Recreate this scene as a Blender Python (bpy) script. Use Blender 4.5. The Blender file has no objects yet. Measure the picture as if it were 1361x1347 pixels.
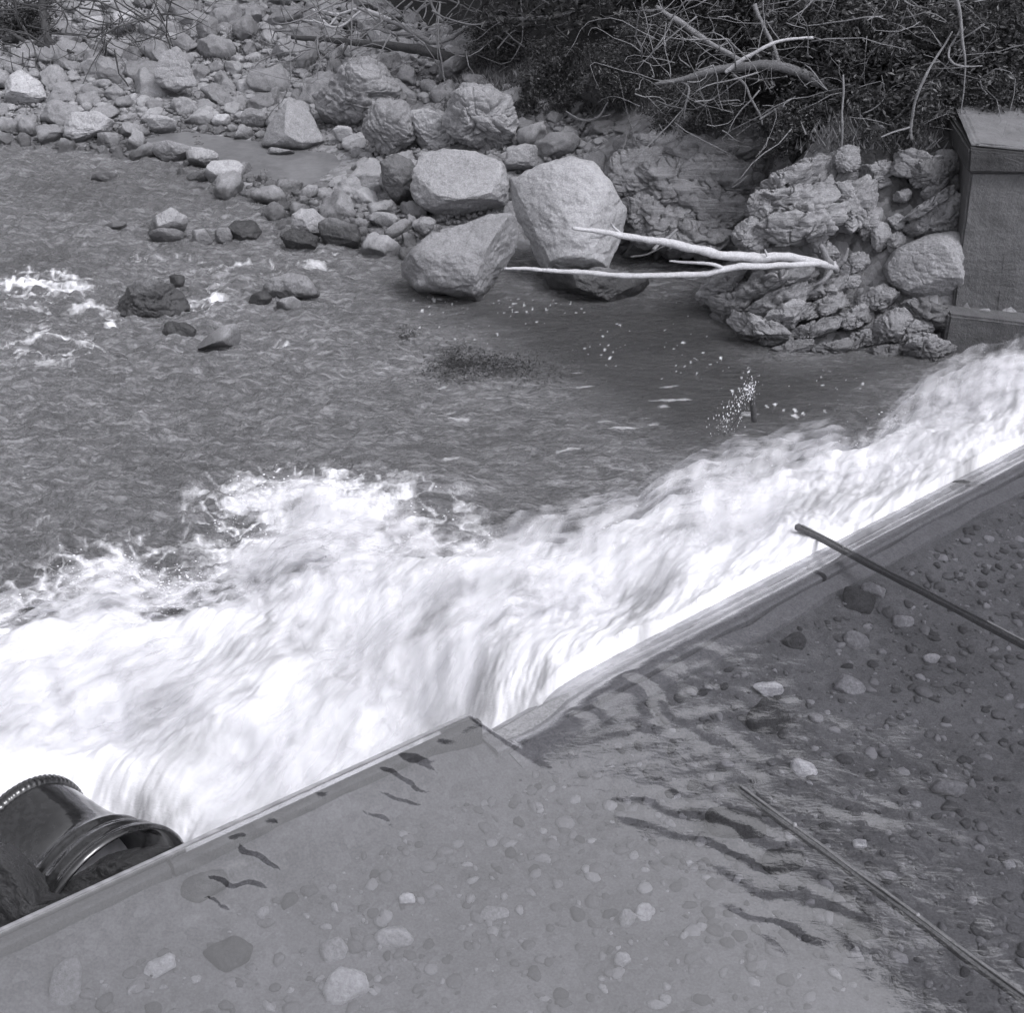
import bpy, bmesh, math, random
import numpy as np
from mathutils import Vector, Matrix

# ------------------------------------------------------------------ camera, world, sun, exposure
scene = bpy.context.scene
C = scene.collection
CAM_Z, PITCH, FPX, PW, PH = 7.0, math.radians(30), 1850.0, 1361.0, 1347.0
cd = bpy.data.cameras.new("camera"); cam = bpy.data.objects.new("camera", cd); C.objects.link(cam)
cam.location = (0, 0, CAM_Z); cam.rotation_euler = (math.pi / 2 - PITCH, 0, 0)
cd.sensor_width = 56.0; cd.lens = 56.0 * FPX / PW; cd.clip_end = 600; cd.clip_start = 0.1
scene.camera = cam
world = bpy.data.worlds.new("World"); scene.world = world; world.use_nodes = True
wn = world.node_tree; bg = wn.nodes["Background"]
sky = wn.nodes.new("ShaderNodeTexSky"); sky.sky_type = 'NISHITA'; sky.sun_disc = False
SUN_EL, SUN_AZ = math.radians(56), math.radians(125)     # azimuth from +Y towards +X
sky.sun_elevation = SUN_EL; sky.sun_rotation = SUN_AZ; sky.dust_density = 4.0; sky.air_density = 1.2
bw = wn.nodes.new("ShaderNodeRGBToBW"); wn.links.new(sky.outputs[0], bw.inputs[0])
tint = wn.nodes.new("ShaderNodeMix"); tint.data_type = 'RGBA'; tint.blend_type = 'MULTIPLY'; tint.inputs[0].default_value = 1
wn.links.new(bw.outputs[0], tint.inputs[6]); tint.inputs[7].default_value = (0.975, 0.975, 1.035, 1)
wn.links.new(tint.outputs[2], bg.inputs[0]); bg.inputs[1].default_value = 0.15
sd = bpy.data.lights.new("sun", 'SUN'); sd.energy = 0.6; sd.angle = math.radians(18); sd.color = (1, 0.985, 0.99)
sun = bpy.data.objects.new("sun", sd); C.objects.link(sun)
sv = Vector((math.cos(SUN_EL) * math.sin(SUN_AZ), math.cos(SUN_EL) * math.cos(SUN_AZ), math.sin(SUN_EL)))
sun.rotation_euler = sv.to_track_quat('Z', 'Y').to_euler()
scene.view_settings.view_transform = 'Standard'; scene.view_settings.look = 'None'
scene.view_settings.exposure = 1.0; scene.view_settings.gamma = 1.0; scene.view_settings.use_curve_mapping = False
scene.cycles.max_bounces = 8; scene.cycles.transparent_max_bounces = 16

# ------------------------------------------------------------------ pixel <-> world helpers
cp, sp = math.cos(PITCH), math.sin(PITCH)
RIGHT = np.array([1., 0, 0]); UP = np.array([0, sp, cp]); FWD = np.array([0, cp, -sp]); CP = np.array([0, 0, CAM_Z])
def ray(u, v):
    return FWD + RIGHT * ((u - PW / 2) / FPX) + UP * (-(v - PH / 2) / FPX)
def P(u, v, z=0.0):
    d = ray(u, v); return CP + d * ((z - CAM_Z) / d[2])
def Q(u, v, Y):
    d = ray(u, v); return CP + d * (Y / d[1])
def proj(p):
    p = np.asarray(p, float) - CP
    dz = p @ FWD
    return PW / 2 + FPX * (p @ RIGHT) / dz, PH / 2 - FPX * (p @ UP) / dz

# ------------------------------------------------------------------ vectorised noise
_r = np.random.RandomState(7)
_perm = _r.permutation(256); _perm = np.concatenate([_perm, _perm, _perm])
_g = _r.normal(size=(256, 3)); _g /= np.linalg.norm(_g, axis=1)[:, None]
def noise3(p, seed=0):
    p = np.asarray(p, float) + seed * 17.31
    i = np.floor(p).astype(int); f = p - i; i &= 255
    w = f * f * f * (f * (f * 6 - 15) + 10); out = 0
    for dx in (0, 1):
        wx = w[:, 0] if dx else 1 - w[:, 0]
        for dy in (0, 1):
            wy = w[:, 1] if dy else 1 - w[:, 1]
            for dz in (0, 1):
                wz = w[:, 2] if dz else 1 - w[:, 2]
                h = _perm[_perm[_perm[(i[:, 0] + dx) & 255] + ((i[:, 1] + dy) & 255)] + ((i[:, 2] + dz) & 255)]
                g = _g[h]
                out = out + wx * wy * wz * (g[:, 0] * (f[:, 0] - dx) + g[:, 1] * (f[:, 1] - dy) + g[:, 2] * (f[:, 2] - dz))
    return out * 1.6
def fbm(p, o=4, seed=0, gain=0.5):
    a, s, t = 1.0, 0, 0; q = np.asarray(p, float)
    for k in range(o):
        s = s + a * noise3(q, seed + k * 3); t += a; a *= gain; q = q * 2.03
    return s / t
def ridged(p, o=3, seed=0):
    a, s, t = 1.0, 0, 0; q = np.asarray(p, float)
    for k in range(o):
        s = s + a * (1 - np.minimum(1, np.abs(noise3(q, seed + k * 5)) * 2.2)); t += a; a *= .5; q = q * 2.1
    return s / t
def sst(a, b, x):
    t = np.clip((x - a) / (b - a), 0, 1); return t * t * (3 - 2 * t)
def N3(x, y, z=0.0):
    return np.stack([x, y, np.zeros_like(x) + z], 1)

# ------------------------------------------------------------------ object helpers
def obj(name, me, parent=None, mat=None):
    o = bpy.data.objects.new(name, me); C.objects.link(o)
    if parent: o.parent = parent
    if mat and me is not None:
        if not me.materials: me.materials.append(mat)
    return o
def tag(o, label=None, cat=None, group=None, kind=None):
    if label: o['label'] = label
    if cat: o['category'] = cat
    if group: o['group'] = group
    if kind: o['kind'] = kind
    return o
def empty(name, loc=(0, 0, 0)):
    o = bpy.data.objects.new(name, None); C.objects.link(o); o.location = loc; o.empty_display_size = .2
    return o
def mesh_np(name, V, F, smooth=True, attrs=None):
    """V (n,3), F (m,k) numpy arrays"""
    V = np.ascontiguousarray(V, np.float32); F = np.ascontiguousarray(F, np.int32); k = F.shape[1]
    me = bpy.data.meshes.new(name); me.vertices.add(len(V)); me.vertices.foreach_set("co", V.ravel())
    me.loops.add(F.size); me.loops.foreach_set("vertex_index", F.ravel())
    me.polygons.add(len(F)); me.polygons.foreach_set("loop_start", np.arange(0, F.size, k, dtype=np.int32))
    me.polygons.foreach_set("loop_total", np.full(len(F), k, np.int32))
    me.update(calc_edges=True)
    me.polygons.foreach_set("use_smooth", np.full(len(F), smooth, bool))
    if attrs:
        for a, val in attrs.items():
            at = me.attributes.new(a, 'FLOAT', 'POINT'); at.data.foreach_set("value", np.ascontiguousarray(val, np.float32))
    return me
def grid_faces(nr, nc):
    i = np.arange(nr * nc).reshape(nr, nc)
    return np.stack([i[:-1, :-1].ravel(), i[:-1, 1:].ravel(), i[1:, 1:].ravel(), i[1:, :-1].ravel()], 1)
def crom(pts, n):
    pts = np.asarray(pts, float); m = len(pts)
    if m == 2: return pts[0] + (pts[1] - pts[0]) * np.linspace(0, 1, n)[:, None]
    e = np.vstack([2 * pts[0] - pts[1], pts, 2 * pts[-1] - pts[-2]]); out = []
    for t in np.linspace(0, m - 1, n):
        k = min(int(t), m - 2); f = t - k; a, b, c, d = e[k:k + 4]
        out.append(.5 * ((2 * b) + (c - a) * f + (2 * a - 5 * b + 4 * c - d) * f * f + (3 * b - a - 3 * c + d) * f ** 3))
    return np.array(out)
def tube_data(pts, radii, seg=8, n=None, wob=0.0, seed=0, base=0):
    n = n or max(4, len(pts) * 5)
    p = crom(pts, n); r = np.interp(np.linspace(0, 1, n), np.linspace(0, 1, len(radii)), radii)
    if wob: p = p + np.stack([noise3(p * 3.1, seed + k) for k in range(3)], 1) * wob
    t = np.gradient(p, axis=0); t /= np.linalg.norm(t, axis=1)[:, None] + 1e-9
    ref = np.array([0, 0, 1.]) if abs(t[:, 2]).mean() < .8 else np.array([1., 0, 0])
    a = np.cross(t, ref); a /= np.linalg.norm(a, axis=1)[:, None] + 1e-9; b = np.cross(t, a)
    th = np.linspace(0, 2 * math.pi, seg, endpoint=False)
    V = p[:, None] + r[:, None, None] * (a[:, None] * np.cos(th)[None, :, None] + b[:, None] * np.sin(th)[None, :, None])
    V = V.reshape(-1, 3)
    V = V + ((V - np.repeat(p, seg, 0)) * (noise3(V * np.array([5, 9, 9]), seed + 4) * .25 + noise3(V * 40, seed + 9) * .25)[:, None])
    F = []
    for i in range(n - 1):
        for j in range(seg):
            F.append((i * seg + j, i * seg + (j + 1) % seg, (i + 1) * seg + (j + 1) % seg, (i + 1) * seg + j))
    V = np.vstack([V, p[0], p[-1]]); c0, c1 = len(V) - 2, len(V) - 1
    for j in range(seg):
        F.append((c0, (j + 1) % seg, j, c0)); F.append((c1, (n - 1) * seg + j, (n - 1) * seg + (j + 1) % seg, c1))
    return V, [tuple(x + base for x in f) for f in F]
def mesh_py(name, V, F, smooth=True):
    me = bpy.data.meshes.new(name)
    F = [tuple(dict.fromkeys(f)) for f in F]
    me.from_pydata([tuple(v) for v in V], [], F); me.update()
    me.polygons.foreach_set("use_smooth", [smooth] * len(me.polygons)); return me
def tube(name, pts, radii, mat, parent=None, seg=8, wob=0.0, seed=0, n=None):
    V, F = tube_data(pts, radii, seg, n, wob, seed)
    return obj(name, mesh_py(name, V, F), parent, mat)
_ico = {}
def ico(sub):
    if sub not in _ico:
        bm = bmesh.new(); bmesh.ops.create_icosphere(bm, subdivisions=sub, radius=1)
        V = np.array([v.co[:] for v in bm.verts]); F = np.array([[v.index for v in f.verts] for f in bm.faces]); bm.free()
        _ico[sub] = (V / np.linalg.norm(V, axis=1)[:, None], F)
    return _ico[sub]

# ------------------------------------------------------------------ materials
def g3(v, b=1.04): return (v, v, v * b if v < .95 else v, 1)
class Mat:
    def __init__(s, name):
        s.m = bpy.data.materials.new(name); s.m.use_nodes = True; s.t = s.m.node_tree; s.n = s.t.nodes; s.l = s.t.links
        s.b = s.n["Principled BSDF"]; s.out = s.n["Material Output"]
    def node(s, ty, **kw):
        n = s.n.new(ty)
        for k, v in kw.items(): setattr(n, k, v)
        return n
    def coord(s, scale=(1, 1, 1), which='Object', rot=(0, 0, 0)):
        tc = s.node("ShaderNodeTexCoord"); mp = s.node("ShaderNodeMapping"); mp.inputs[3].default_value = scale; mp.inputs[2].default_value = rot
        s.l.new(tc.outputs[which], mp.inputs[0]); return mp.outputs[0]
    def noise(s, vec, scale, detail=6, rough=.6, dist=0):
        n = s.node("ShaderNodeTexNoise"); n.inputs['Scale'].default_value = scale; n.inputs['Detail'].default_value = detail
        n.inputs['Roughness'].default_value = rough; n.inputs['Distortion'].default_value = dist; s.l.new(vec, n.inputs['Vector']); return n.outputs[0]
    def ramp(s, fac, stops):
        r = s.node("ShaderNodeValToRGB"); e = r.color_ramp.elements
        while len(e) < len(stops): e.new(.5)
        for k, (p, c) in enumerate(stops): e[k].position = p; e[k].color = g3(c) if not isinstance(c, tuple) else c
        s.l.new(fac, r.inputs[0]); return r.outputs[0]
    def math(s, op, a, b=None, clamp=False):
        n = s.node("ShaderNodeMath", operation=op, use_clamp=clamp)
        for i, x in enumerate((a, b)):
            if x is None: continue
            if isinstance(x, (int, float)): n.inputs[i].default_value = x
            else: s.l.new(x, n.inputs[i])
        return n.outputs[0]
    def mix(s, f, a, b, mode='MIX'):
        n = s.node("ShaderNodeMix", data_type='RGBA', blend_type=mode)
        for i, x in ((0, f), (6, a), (7, b)):
            if isinstance(x, (int, float)): n.inputs[i].default_value = x if i == 0 else g3(x)
            elif isinstance(x, tuple): n.inputs[i].default_value = x
            else: s.l.new(x, n.inputs[i])
        return n.outputs[2]
    def bump(s, h, strength=.4, dist=.02, prev=None):
        n = s.node("ShaderNodeBump"); n.inputs['Strength'].default_value = strength; n.inputs['Distance'].default_value = dist
        s.l.new(h, n.inputs['Height'])
        if prev: s.l.new(prev, n.inputs['Normal'])
        return n.outputs[0]
    def attr(s, name):
        n = s.node("ShaderNodeAttribute"); n.attribute_name = name; return n.outputs['Fac']
    def set(s, base=None, rough=None, normal=None, spec=None):
        if base is not None:
            if isinstance(base, (int, float)): s.b.inputs['Base Color'].default_value = g3(base)
            else: s.l.new(base, s.b.inputs['Base Color'])
        if rough is not None:
            if isinstance(rough, (int, float)): s.b.inputs['Roughness'].default_value = rough
            else: s.l.new(rough, s.b.inputs['Roughness'])
        if normal is not None: s.l.new(normal, s.b.inputs['Normal'])
        if spec is not None: s.b.inputs['Specular IOR Level'].default_value = spec
        return s.m

def rock_mat(name, lo, hi, vein=.03, wet=0.12, strata=False, tones=False):
    m = Mat(name); v = m.coord(which='Object'); info = m.node("ShaderNodeObjectInfo")
    off = m.node("ShaderNodeVectorMath", operation='ADD'); m.l.new(v, off.inputs[0])
    sc = m.node("ShaderNodeVectorMath", operation='SCALE'); m.l.new(info.outputs['Location'], sc.inputs[0]); sc.inputs['Scale'].default_value = 3.7
    m.l.new(sc.outputs[0], off.inputs[1]); v = off.outputs[0]
    a = m.noise(v, 1.7, 7, .62, .4); b = m.noise(v, 9, 8, .7, .3); c = m.noise(v, 45, 4, .7)
    col = m.ramp(a, [(.3, lo), (.7, hi)])
    col = m.mix(.45, col, m.ramp(b, [(.3, lo * .75), (.5, (lo + hi) / 2), (.72, hi * 1.15)]))
    col = m.mix(.35, col, m.ramp(c, [(.35, lo * .6), (.65, hi * 1.2)]))
    dark = m.ramp(m.noise(v, 3.3, 9, .75, 1.2), [(.56, 0.0), (.68, 1.0)])
    col = m.mix(m.math('MULTIPLY', dark, .35), col, lo * .45)
    tone = m.math('ADD', m.math('MULTIPLY', info.outputs['Random'], .34), .82)
    tn = m.node("ShaderNodeCombineColor")
    for i in range(3): m.l.new(tone, tn.inputs[i])
    col = m.mix(1.0, col, tn.outputs[0], 'MULTIPLY')
    # wet, darker stone just above the water
    geo = m.node("ShaderNodeNewGeometry"); sx = m.node("ShaderNodeSeparateXYZ"); m.l.new(geo.outputs['Position'], sx.inputs[0])
    wl = m.math('ADD', sx.outputs[2], m.math('MULTIPLY', m.noise(v, 6, 5, .6), -.16))
    wf = m.node("ShaderNodeMapRange"); wf.inputs[1].default_value = wet + .05; wf.inputs[2].default_value = wet - .07
    wf.inputs[3].default_value = 0; wf.inputs[4].default_value = 1; m.l.new(wl, wf.inputs[0])
    col = m.mix(m.math('MULTIPLY', wf.outputs[0], .75), col, lo * .35)
    rg = m.math('SUBTRACT', .9, m.math('MULTIPLY', wf.outputs[0], .55))
    if tones:
        col = m.mix(.75, col, m.ramp(m.attr('tone'), [(0, lo * .35), (.7, (lo + hi) / 2), (1, hi * 1.3)]))
    # veins and cracks
    vo = m.node("ShaderNodeTexVoronoi", feature='DISTANCE_TO_EDGE'); vo.inputs['Scale'].default_value = 2.6
    wv = m.node("ShaderNodeVectorMath", operation='ADD'); nz = m.node("ShaderNodeTexNoise"); nz.inputs['Scale'].default_value = 3; nz.inputs['Detail'].default_value = 5
    m.l.new(v, nz.inputs['Vector']); m.l.new(v, wv.inputs[0]); m.l.new(nz.outputs['Color'], wv.inputs[1]); m.l.new(wv.outputs[0], vo.inputs['Vector'])
    crack = m.ramp(vo.outputs['Distance'], [(0.0, 0.0), (.05, 1.0)])
    h = m.math('ADD', m.math('MULTIPLY', m.math('ADD', b, m.math('MULTIPLY', m.noise(v, 3.2, 10, .72, 1.0), 1.2)), .8), m.math('MULTIPLY', crack, vein * .35))
    if strata:
        sv_ = m.node("ShaderNodeMapping"); sv_.inputs[2].default_value = (0.25, -.32, 0.2); sv_.inputs[3].default_value = (.35, .8, 7); m.l.new(v, sv_.inputs[0])
        st = m.noise(sv_.outputs[0], 1.6, 7, .65, .5)
        h = m.math('ADD', h, m.math('MULTIPLY', st, 1.6))
        col = m.mix(.3, col, m.ramp(st, [(.35, lo * .6), (.62, hi * 1.1)]))
    n1 = m.bump(h, .8, .05); n2 = m.bump(c, .55, .012, n1)
    return m.set(col, rg, n2, .35)
M_ROCK = rock_mat("pale_granite", .17, .36)
M_ROCK_P = rock_mat("bleached_stone", .25, .46)
M_ROCK_D = rock_mat("dark_stone", .07, .18, wet=.3)
M_STRATA = rock_mat("bedded_rock", .11, .33, strata=True, vein=.15)
M_COBBLE = rock_mat("river_cobble", .16, .38, vein=.05)

def bark(name, lo, hi, rough=.8):
    m = Mat(name); v = m.coord((1, 1, 1)); a = m.noise(v, 14, 8, .7, 2); b = m.noise(v, 60, 4, .7)
    col = m.mix(.4, m.ramp(a, [(.3, lo), (.7, hi)]), m.ramp(b, [(.35, lo), (.65, hi)]))
    return m.set(col, rough, m.bump(m.math('ADD', a, m.math('MULTIPLY', b, .4)), .7, .02), .3)
M_DRIFT = bark("bleached_driftwood", .26, .55)
M_BRANCH = bark("grey_dead_wood", .09, .26)
M_BARK = bark("dark_bark", .03, .10)
M_MOSS = bark("mossy_bark", .06, .2)

def leaf_mat(name, lo, hi):
    m = Mat(name); a = m.attr("tone"); col = m.ramp(a, [(0, lo), (1, hi)])
    m.set(col, .45, None, .5)
    tr = m.node("ShaderNodeBsdfTranslucent"); m.l.new(col, tr.inputs[0]); mx = m.node("ShaderNodeMixShader"); mx.inputs[0].default_value = .25
    m.l.new(m.b.outputs[0], mx.inputs[1]); m.l.new(tr.outputs[0], mx.inputs[2]); m.l.new(mx.outputs[0], m.out.inputs[0]); return m.m
M_LEAF = leaf_mat("glossy_leaves", .02, .12)
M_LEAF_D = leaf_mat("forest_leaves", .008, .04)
M_GRASS = leaf_mat("dry_grass", .06, .26)
M_WEED = leaf_mat("water_weed", .012, .10)

def soil_mat():
    m = Mat("river_gravel_ground"); v = m.coord(which='Object')
    a = m.noise(v, .6, 8, .65); b = m.noise(v, 7, 9, .75); vo = m.node("ShaderNodeTexVoronoi"); vo.inputs['Scale'].default_value = 11; m.l.new(v, vo.inputs['Vector'])
    veg_shade = m.attr("veg_shade")
    col = m.mix(.5, m.ramp(b, [(.3, .09), (.7, .3)]), m.ramp(a, [(.35, .14), (.65, .28)]))
    cv = m.node("ShaderNodeRGBToBW"); m.l.new(vo.outputs['Color'], cv.inputs[0])
    col = m.mix(.45, col, m.ramp(cv.outputs[0], [(.2, .1), (.8, .4)]))
    dk = m.mix(.5, m.ramp(b, [(.3, .008), (.7, .05)]), m.ramp(a, [(.35, .01), (.65, .035)]))  # planted ground, colour darkened further for the deep shade under the trees
    col = m.mix(veg_shade, col, dk)
    h = m.math('SUBTRACT', b, m.math('MULTIPLY', vo.outputs['Distance'], .6))
    return m.set(col, .92, m.bump(h, .9, .05), .25)
M_SOIL = soil_mat()

def river_mat():
    m = Mat("river_water"); v = m.coord(which='Object')
    foam, shal, strk_shade = m.attr("foam"), m.attr("shallow"), m.attr("streak")
    fine = m.noise(v, 26, 6, .7, .6); mid = m.noise(v, 7, 5, .65, .8)
    f = m.math('ADD', foam, m.math('MULTIPLY', m.math('SUBTRACT', fine, .5), .55))
    f = m.math('ADD', f, m.math('MULTIPLY', m.math('SUBTRACT', mid, .5), .35))
    fr = m.node("ShaderNodeMapRange", interpolation_type='SMOOTHSTEP'); fr.inputs[1].default_value = .12; fr.inputs[2].default_value = .95; m.l.new(f, fr.inputs[0])
    ff = fr.outputs[0]
    body = m.mix(shal, .022, .22)
    bed = m.ramp(m.noise(v, 4.5, 8, .7, .5), [(.35, .45), (.65, 1.5)])
    body = m.mix(m.math('MULTIPLY', shal, .8), body, m.mix(1.0, body, bed, 'MULTIPLY'))
    white = m.mix(strk_shade, .71, .2)  # foam greys: flow streaks plus painted shadow patches
    col = m.mix(ff, body, white)
    rg = m.math('ADD', m.math('MULTIPLY', ff, .6), .1)
    glint = m.noise(m.coord((1, 2.8, 1)), 2.6, 7, .68, 1.6)
    body = m.mix(m.math('ADD', m.math('MULTIPLY', shal, .62), .02), body, m.ramp(glint, [(.36, .02), (.5, .13), (.64, .5)]))  # pale and dark streaks painted in for sky reflections on the ripples
    col = m.mix(ff, body, white)
    rip = m.noise(m.coord((1, 2.0, 1)), 13, 5, .65, .7)
    rip2 = m.noise(m.coord((1, 1.8, 1)), 38, 3, .6, .5)
    hm = m.math('MULTIPLY', m.math('ADD', rip, m.math('MULTIPLY', rip2, .4)), m.math('SUBTRACT', 1.0, m.math('MULTIPLY', ff, .93)))
    n = m.bump(hm, 1.0, .07)
    m.b.inputs['IOR'].default_value = 1.7
    return m.set(col, rg, n, .6)
M_RIVER = river_mat()

def pool_mat():
    m = Mat("clear_pool_water"); v = m.coord(which='Object'); foam = m.attr("foam")
    n = m.bump(m.math('ADD', m.math('MULTIPLY', m.noise(m.coord((1.3, 1, 1), rot=(0, 0, .6)), 5, 4, .5, .4), .35), m.math('MULTIPLY', m.attr('ripple'), m.math('MULTIPLY', m.noise(m.coord((.8, 1.7, 1), rot=(0, 0, .9)), 9, 4, .55, 1.6), .55))), .2, .025)
    fr = m.node("ShaderNodeFresnel"); m.l.new(n, fr.inputs[1])
    ge = m.node("ShaderNodeNewGeometry"); mr = m.node("ShaderNodeMapRange"); mr.inputs[3].default_value = 3.9; mr.inputs[4].default_value = 1 / 3.9
    m.l.new(ge.outputs['Backfacing'], mr.inputs[0]); m.l.new(mr.outputs[0], fr.inputs[0])
    tr = m.node("ShaderNodeBsdfTransparent"); tr.inputs[0].default_value = (.9, .9, .92, 1)
    df = m.node("ShaderNodeBsdfDiffuse"); df.inputs[0].default_value = g3(.14)
    mk = m.node("ShaderNodeMixShader"); mk.inputs[0].default_value = .10; m.l.new(tr.outputs[0], mk.inputs[1]); m.l.new(df.outputs[0], mk.inputs[2])
    gl = m.node("ShaderNodeBsdfGlossy"); gl.inputs['Roughness'].default_value = .015; m.l.new(n, gl.inputs['Normal'])
    a = m.node("ShaderNodeMixShader"); m.l.new(fr.outputs[0], a.inputs[0]); m.l.new(mk.outputs[0], a.inputs[1]); m.l.new(gl.outputs[0], a.inputs[2])
    wh = m.node("ShaderNodeBsdfDiffuse")
    stc = m.ramp(m.attr("streak"), [(0, .58), (1, .22)]); m.l.new(stc, wh.inputs[0])
    b = m.node("ShaderNodeMixShader"); m.l.new(foam, b.inputs[0]); m.l.new(a.outputs[0], b.inputs[1]); m.l.new(wh.outputs[0], b.inputs[2])
    m.l.new(b.outputs[0], m.out.inputs[0]); return m.m
M_POOL = pool_mat()

def bed_mat():
    m = Mat("pool_gravel_bed"); v = m.coord(which='Object')
    a = m.noise(v, 1.2, 8, .65); vo = m.node("ShaderNodeTexVoronoi"); vo.inputs['Scale'].default_value = 17; m.l.new(v, vo.inputs['Vector'])
    cv = m.node("ShaderNodeRGBToBW"); m.l.new(vo.outputs['Color'], cv.inputs[0])
    col = m.mix(.18, m.ramp(a, [(.3, .07), (.7, .24)]), m.ramp(cv.outputs[0], [(.2, .05), (.85, .46)]))
    col = m.mix(.4, col, m.ramp(m.noise(v, 60, 4, .7), [(.35, .06), (.65, .26)]))
    return m.set(col, .9, m.bump(vo.outputs['Distance'], -.6, .03), .2)
M_BED = bed_mat()

def concrete_mat(name, lo, hi):
    m = Mat(name); v = m.coord(which='Object'); a = m.noise(v, 1.6, 9, .7, .6); b = m.noise(v, 30, 6, .7)
    s = m.noise(m.coord((5, 5, .5)), 1.5, 6, .6); brd = m.noise(m.coord((.15, .15, 9)), 1.2, 3, .5)
    col = m.mix(.35, m.ramp(a, [(.3, lo), (.7, hi)]), m.ramp(s, [(.35, lo * .7), (.65, hi)]))
    col = m.mix(.2, col, m.ramp(b, [(.3, lo * .6), (.7, hi * 1.1)])); col = m.mix(.2, col, m.ramp(brd, [(.35, lo), (.6, hi)]))
    return m.set(col, .88, m.bump(m.math('ADD', b, m.math('MULTIPLY', a, 3.0)), .9, .03), .3)
M_CONC = concrete_mat("weathered_concrete", .06, .15)
M_CONC_L = concrete_mat("pale_concrete", .12, .24)
M_CONC_D = concrete_mat("dark_concrete", .03, .08)  # darkest concrete tone, used on the coping
M_TIMBER = bark("wet_timber", .05, .15, .5)
M_IRON = bark("rusted_iron", .07, .2, .45)
M_TIMBER_L = bark("worn_timber", .14, .36, .5)
def steel():
    m = Mat("wet_black_steel"); v = m.coord(); b = m.noise(v, 20, 5, .6)
    return m.set(m.ramp(b, [(.3, .012), (.7, .03)]), .09, m.bump(m.noise(v, 6, 3, .5), .25, .02), .6)
M_STEEL = steel()
mm = Mat("spray_white"); mm.set(.86, .6); M_SPRAY = mm.m
mm = Mat("thin_falling_water"); mm.set(.4, .15); M_FILM = mm.m

# ------------------------------------------------------------------ terrain (thin plate spline through measured points)
cps = []
def cz(u, v, z): cps.append(P(u, v, z))
def cy(u, v, Y): cps.append(Q(u, v, Y))
for (u, v) in [(-500, 170), (-150, 180), (0, 190), (120, 200), (205, 212), (290, 255), (400, 305), (530, 335), (560, 372), (700, 380), (760, 362), (860, 348), (950, 350), (960, 395), (1035, 470), (1190, 500), (1340, 470)]: cz(u, v, 0.0)
for (u, v) in [(-300, 330), (50, 300), (250, 350), (-300, 600), (500, 450), (800, 450), (1000, 530), (250, 600), (0, 750), (700, 620)]: cz(u, v, -.7)
for (u, v) in [(620, 430), (720, 420), (830, 395), (900, 390), (950, 440), (1000, 500), (1080, 540), (1180, 560), (1300, 540), (1450, 520)]: cz(u, v, -.6)
for (u, v, z) in [(320, 205, -.02), (430, 215, 0.0), (370, 225, -.02), (250, 190, .0), (100, 110, .35), (20, 40, .7), (-400, 60, .8), (200, 60, .6), (400, 110, .4), (390, 55, .8), (550, 120, .6), (590, 70, 1.1), (490, 200, .2),
                  (700, 120, 1.2), (750, 170, .9), (650, 190, .6), (600, 290, .2), (750, 300, .25), (810, 210, .8), (850, 320, .15), (500, 280, .15), (450, 150, .4)]: cz(u, v, z)
for (u, v, Y) in [(900, 172, 21.0), (985, 190, 20.2), (920, 300, 19.6), (880, 330, 19.4), (1060, 215, 17.6), (1150, 205, 17.6), (1250, 200, 17.6), (1100, 400, 16.8), (1200, 330, 16.9), (1230, 440, 16.2), (1270, 300, 16.9), (1060, 400, 16.7), (1060, 330, 17.1),
                  (1090, 470, 16.1), (1350, 200, 17.6), (900, 120, 24), (1100, 150, 19), (1200, 60, 21.5), (1350, 110, 19.5), (1000, 50, 23), (760, 60, 27), (1500, 200, 18), (1600, 100, 21)]: cy(u, v, Y)
cps = np.array(cps)
def _U(r2): return -np.sqrt(r2 + .25)
_n = len(cps); _K = _U(((cps[:, None, :2] - cps[None, :, :2]) ** 2).sum(2)) + np.eye(_n) * .06
_Pm = np.hstack([np.ones((_n, 1)), cps[:, :2]]); _A = np.block([[_K, _Pm], [_Pm.T, np.zeros((3, 3))]])
_w = np.linalg.solve(_A, np.concatenate([cps[:, 2], np.zeros(3)]))
def smax(a, b, k=.5): return np.logaddexp(a / k, b / k) * k
def hill(x, y):
    d = x * .6 + (y - 32) * .8 + 2.0 * np.sin(x * .13 + 1)
    return 38 * (1 - np.exp(-np.maximum(d, 0) * 1.55 / 38)) + np.minimum(d, 0) * .0
def ground(x, y, rough=True):
    x = np.atleast_1d(np.asarray(x, float)); y = np.atleast_1d(np.asarray(y, float))
    xc, yc = np.clip(x, -14, 12), np.clip(y, 8, 34)
    out = np.zeros_like(x)
    for s in range(0, len(x), 20000):
        xs, ys = xc[s:s + 20000], yc[s:s + 20000]
        r2 = (xs[:, None] - cps[None, :, 0]) ** 2 + (ys[:, None] - cps[None, :, 1]) ** 2
        out[s:s + 20000] = _U(r2) @ _w[:_n] + _w[_n] + _w[_n + 1] * xs + _w[_n + 2] * ys
    out = np.clip(out, -1.2, 4.0) + hill(x, y)
    return out
def gz(x, y): return float(ground(x, y)[0])

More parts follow.
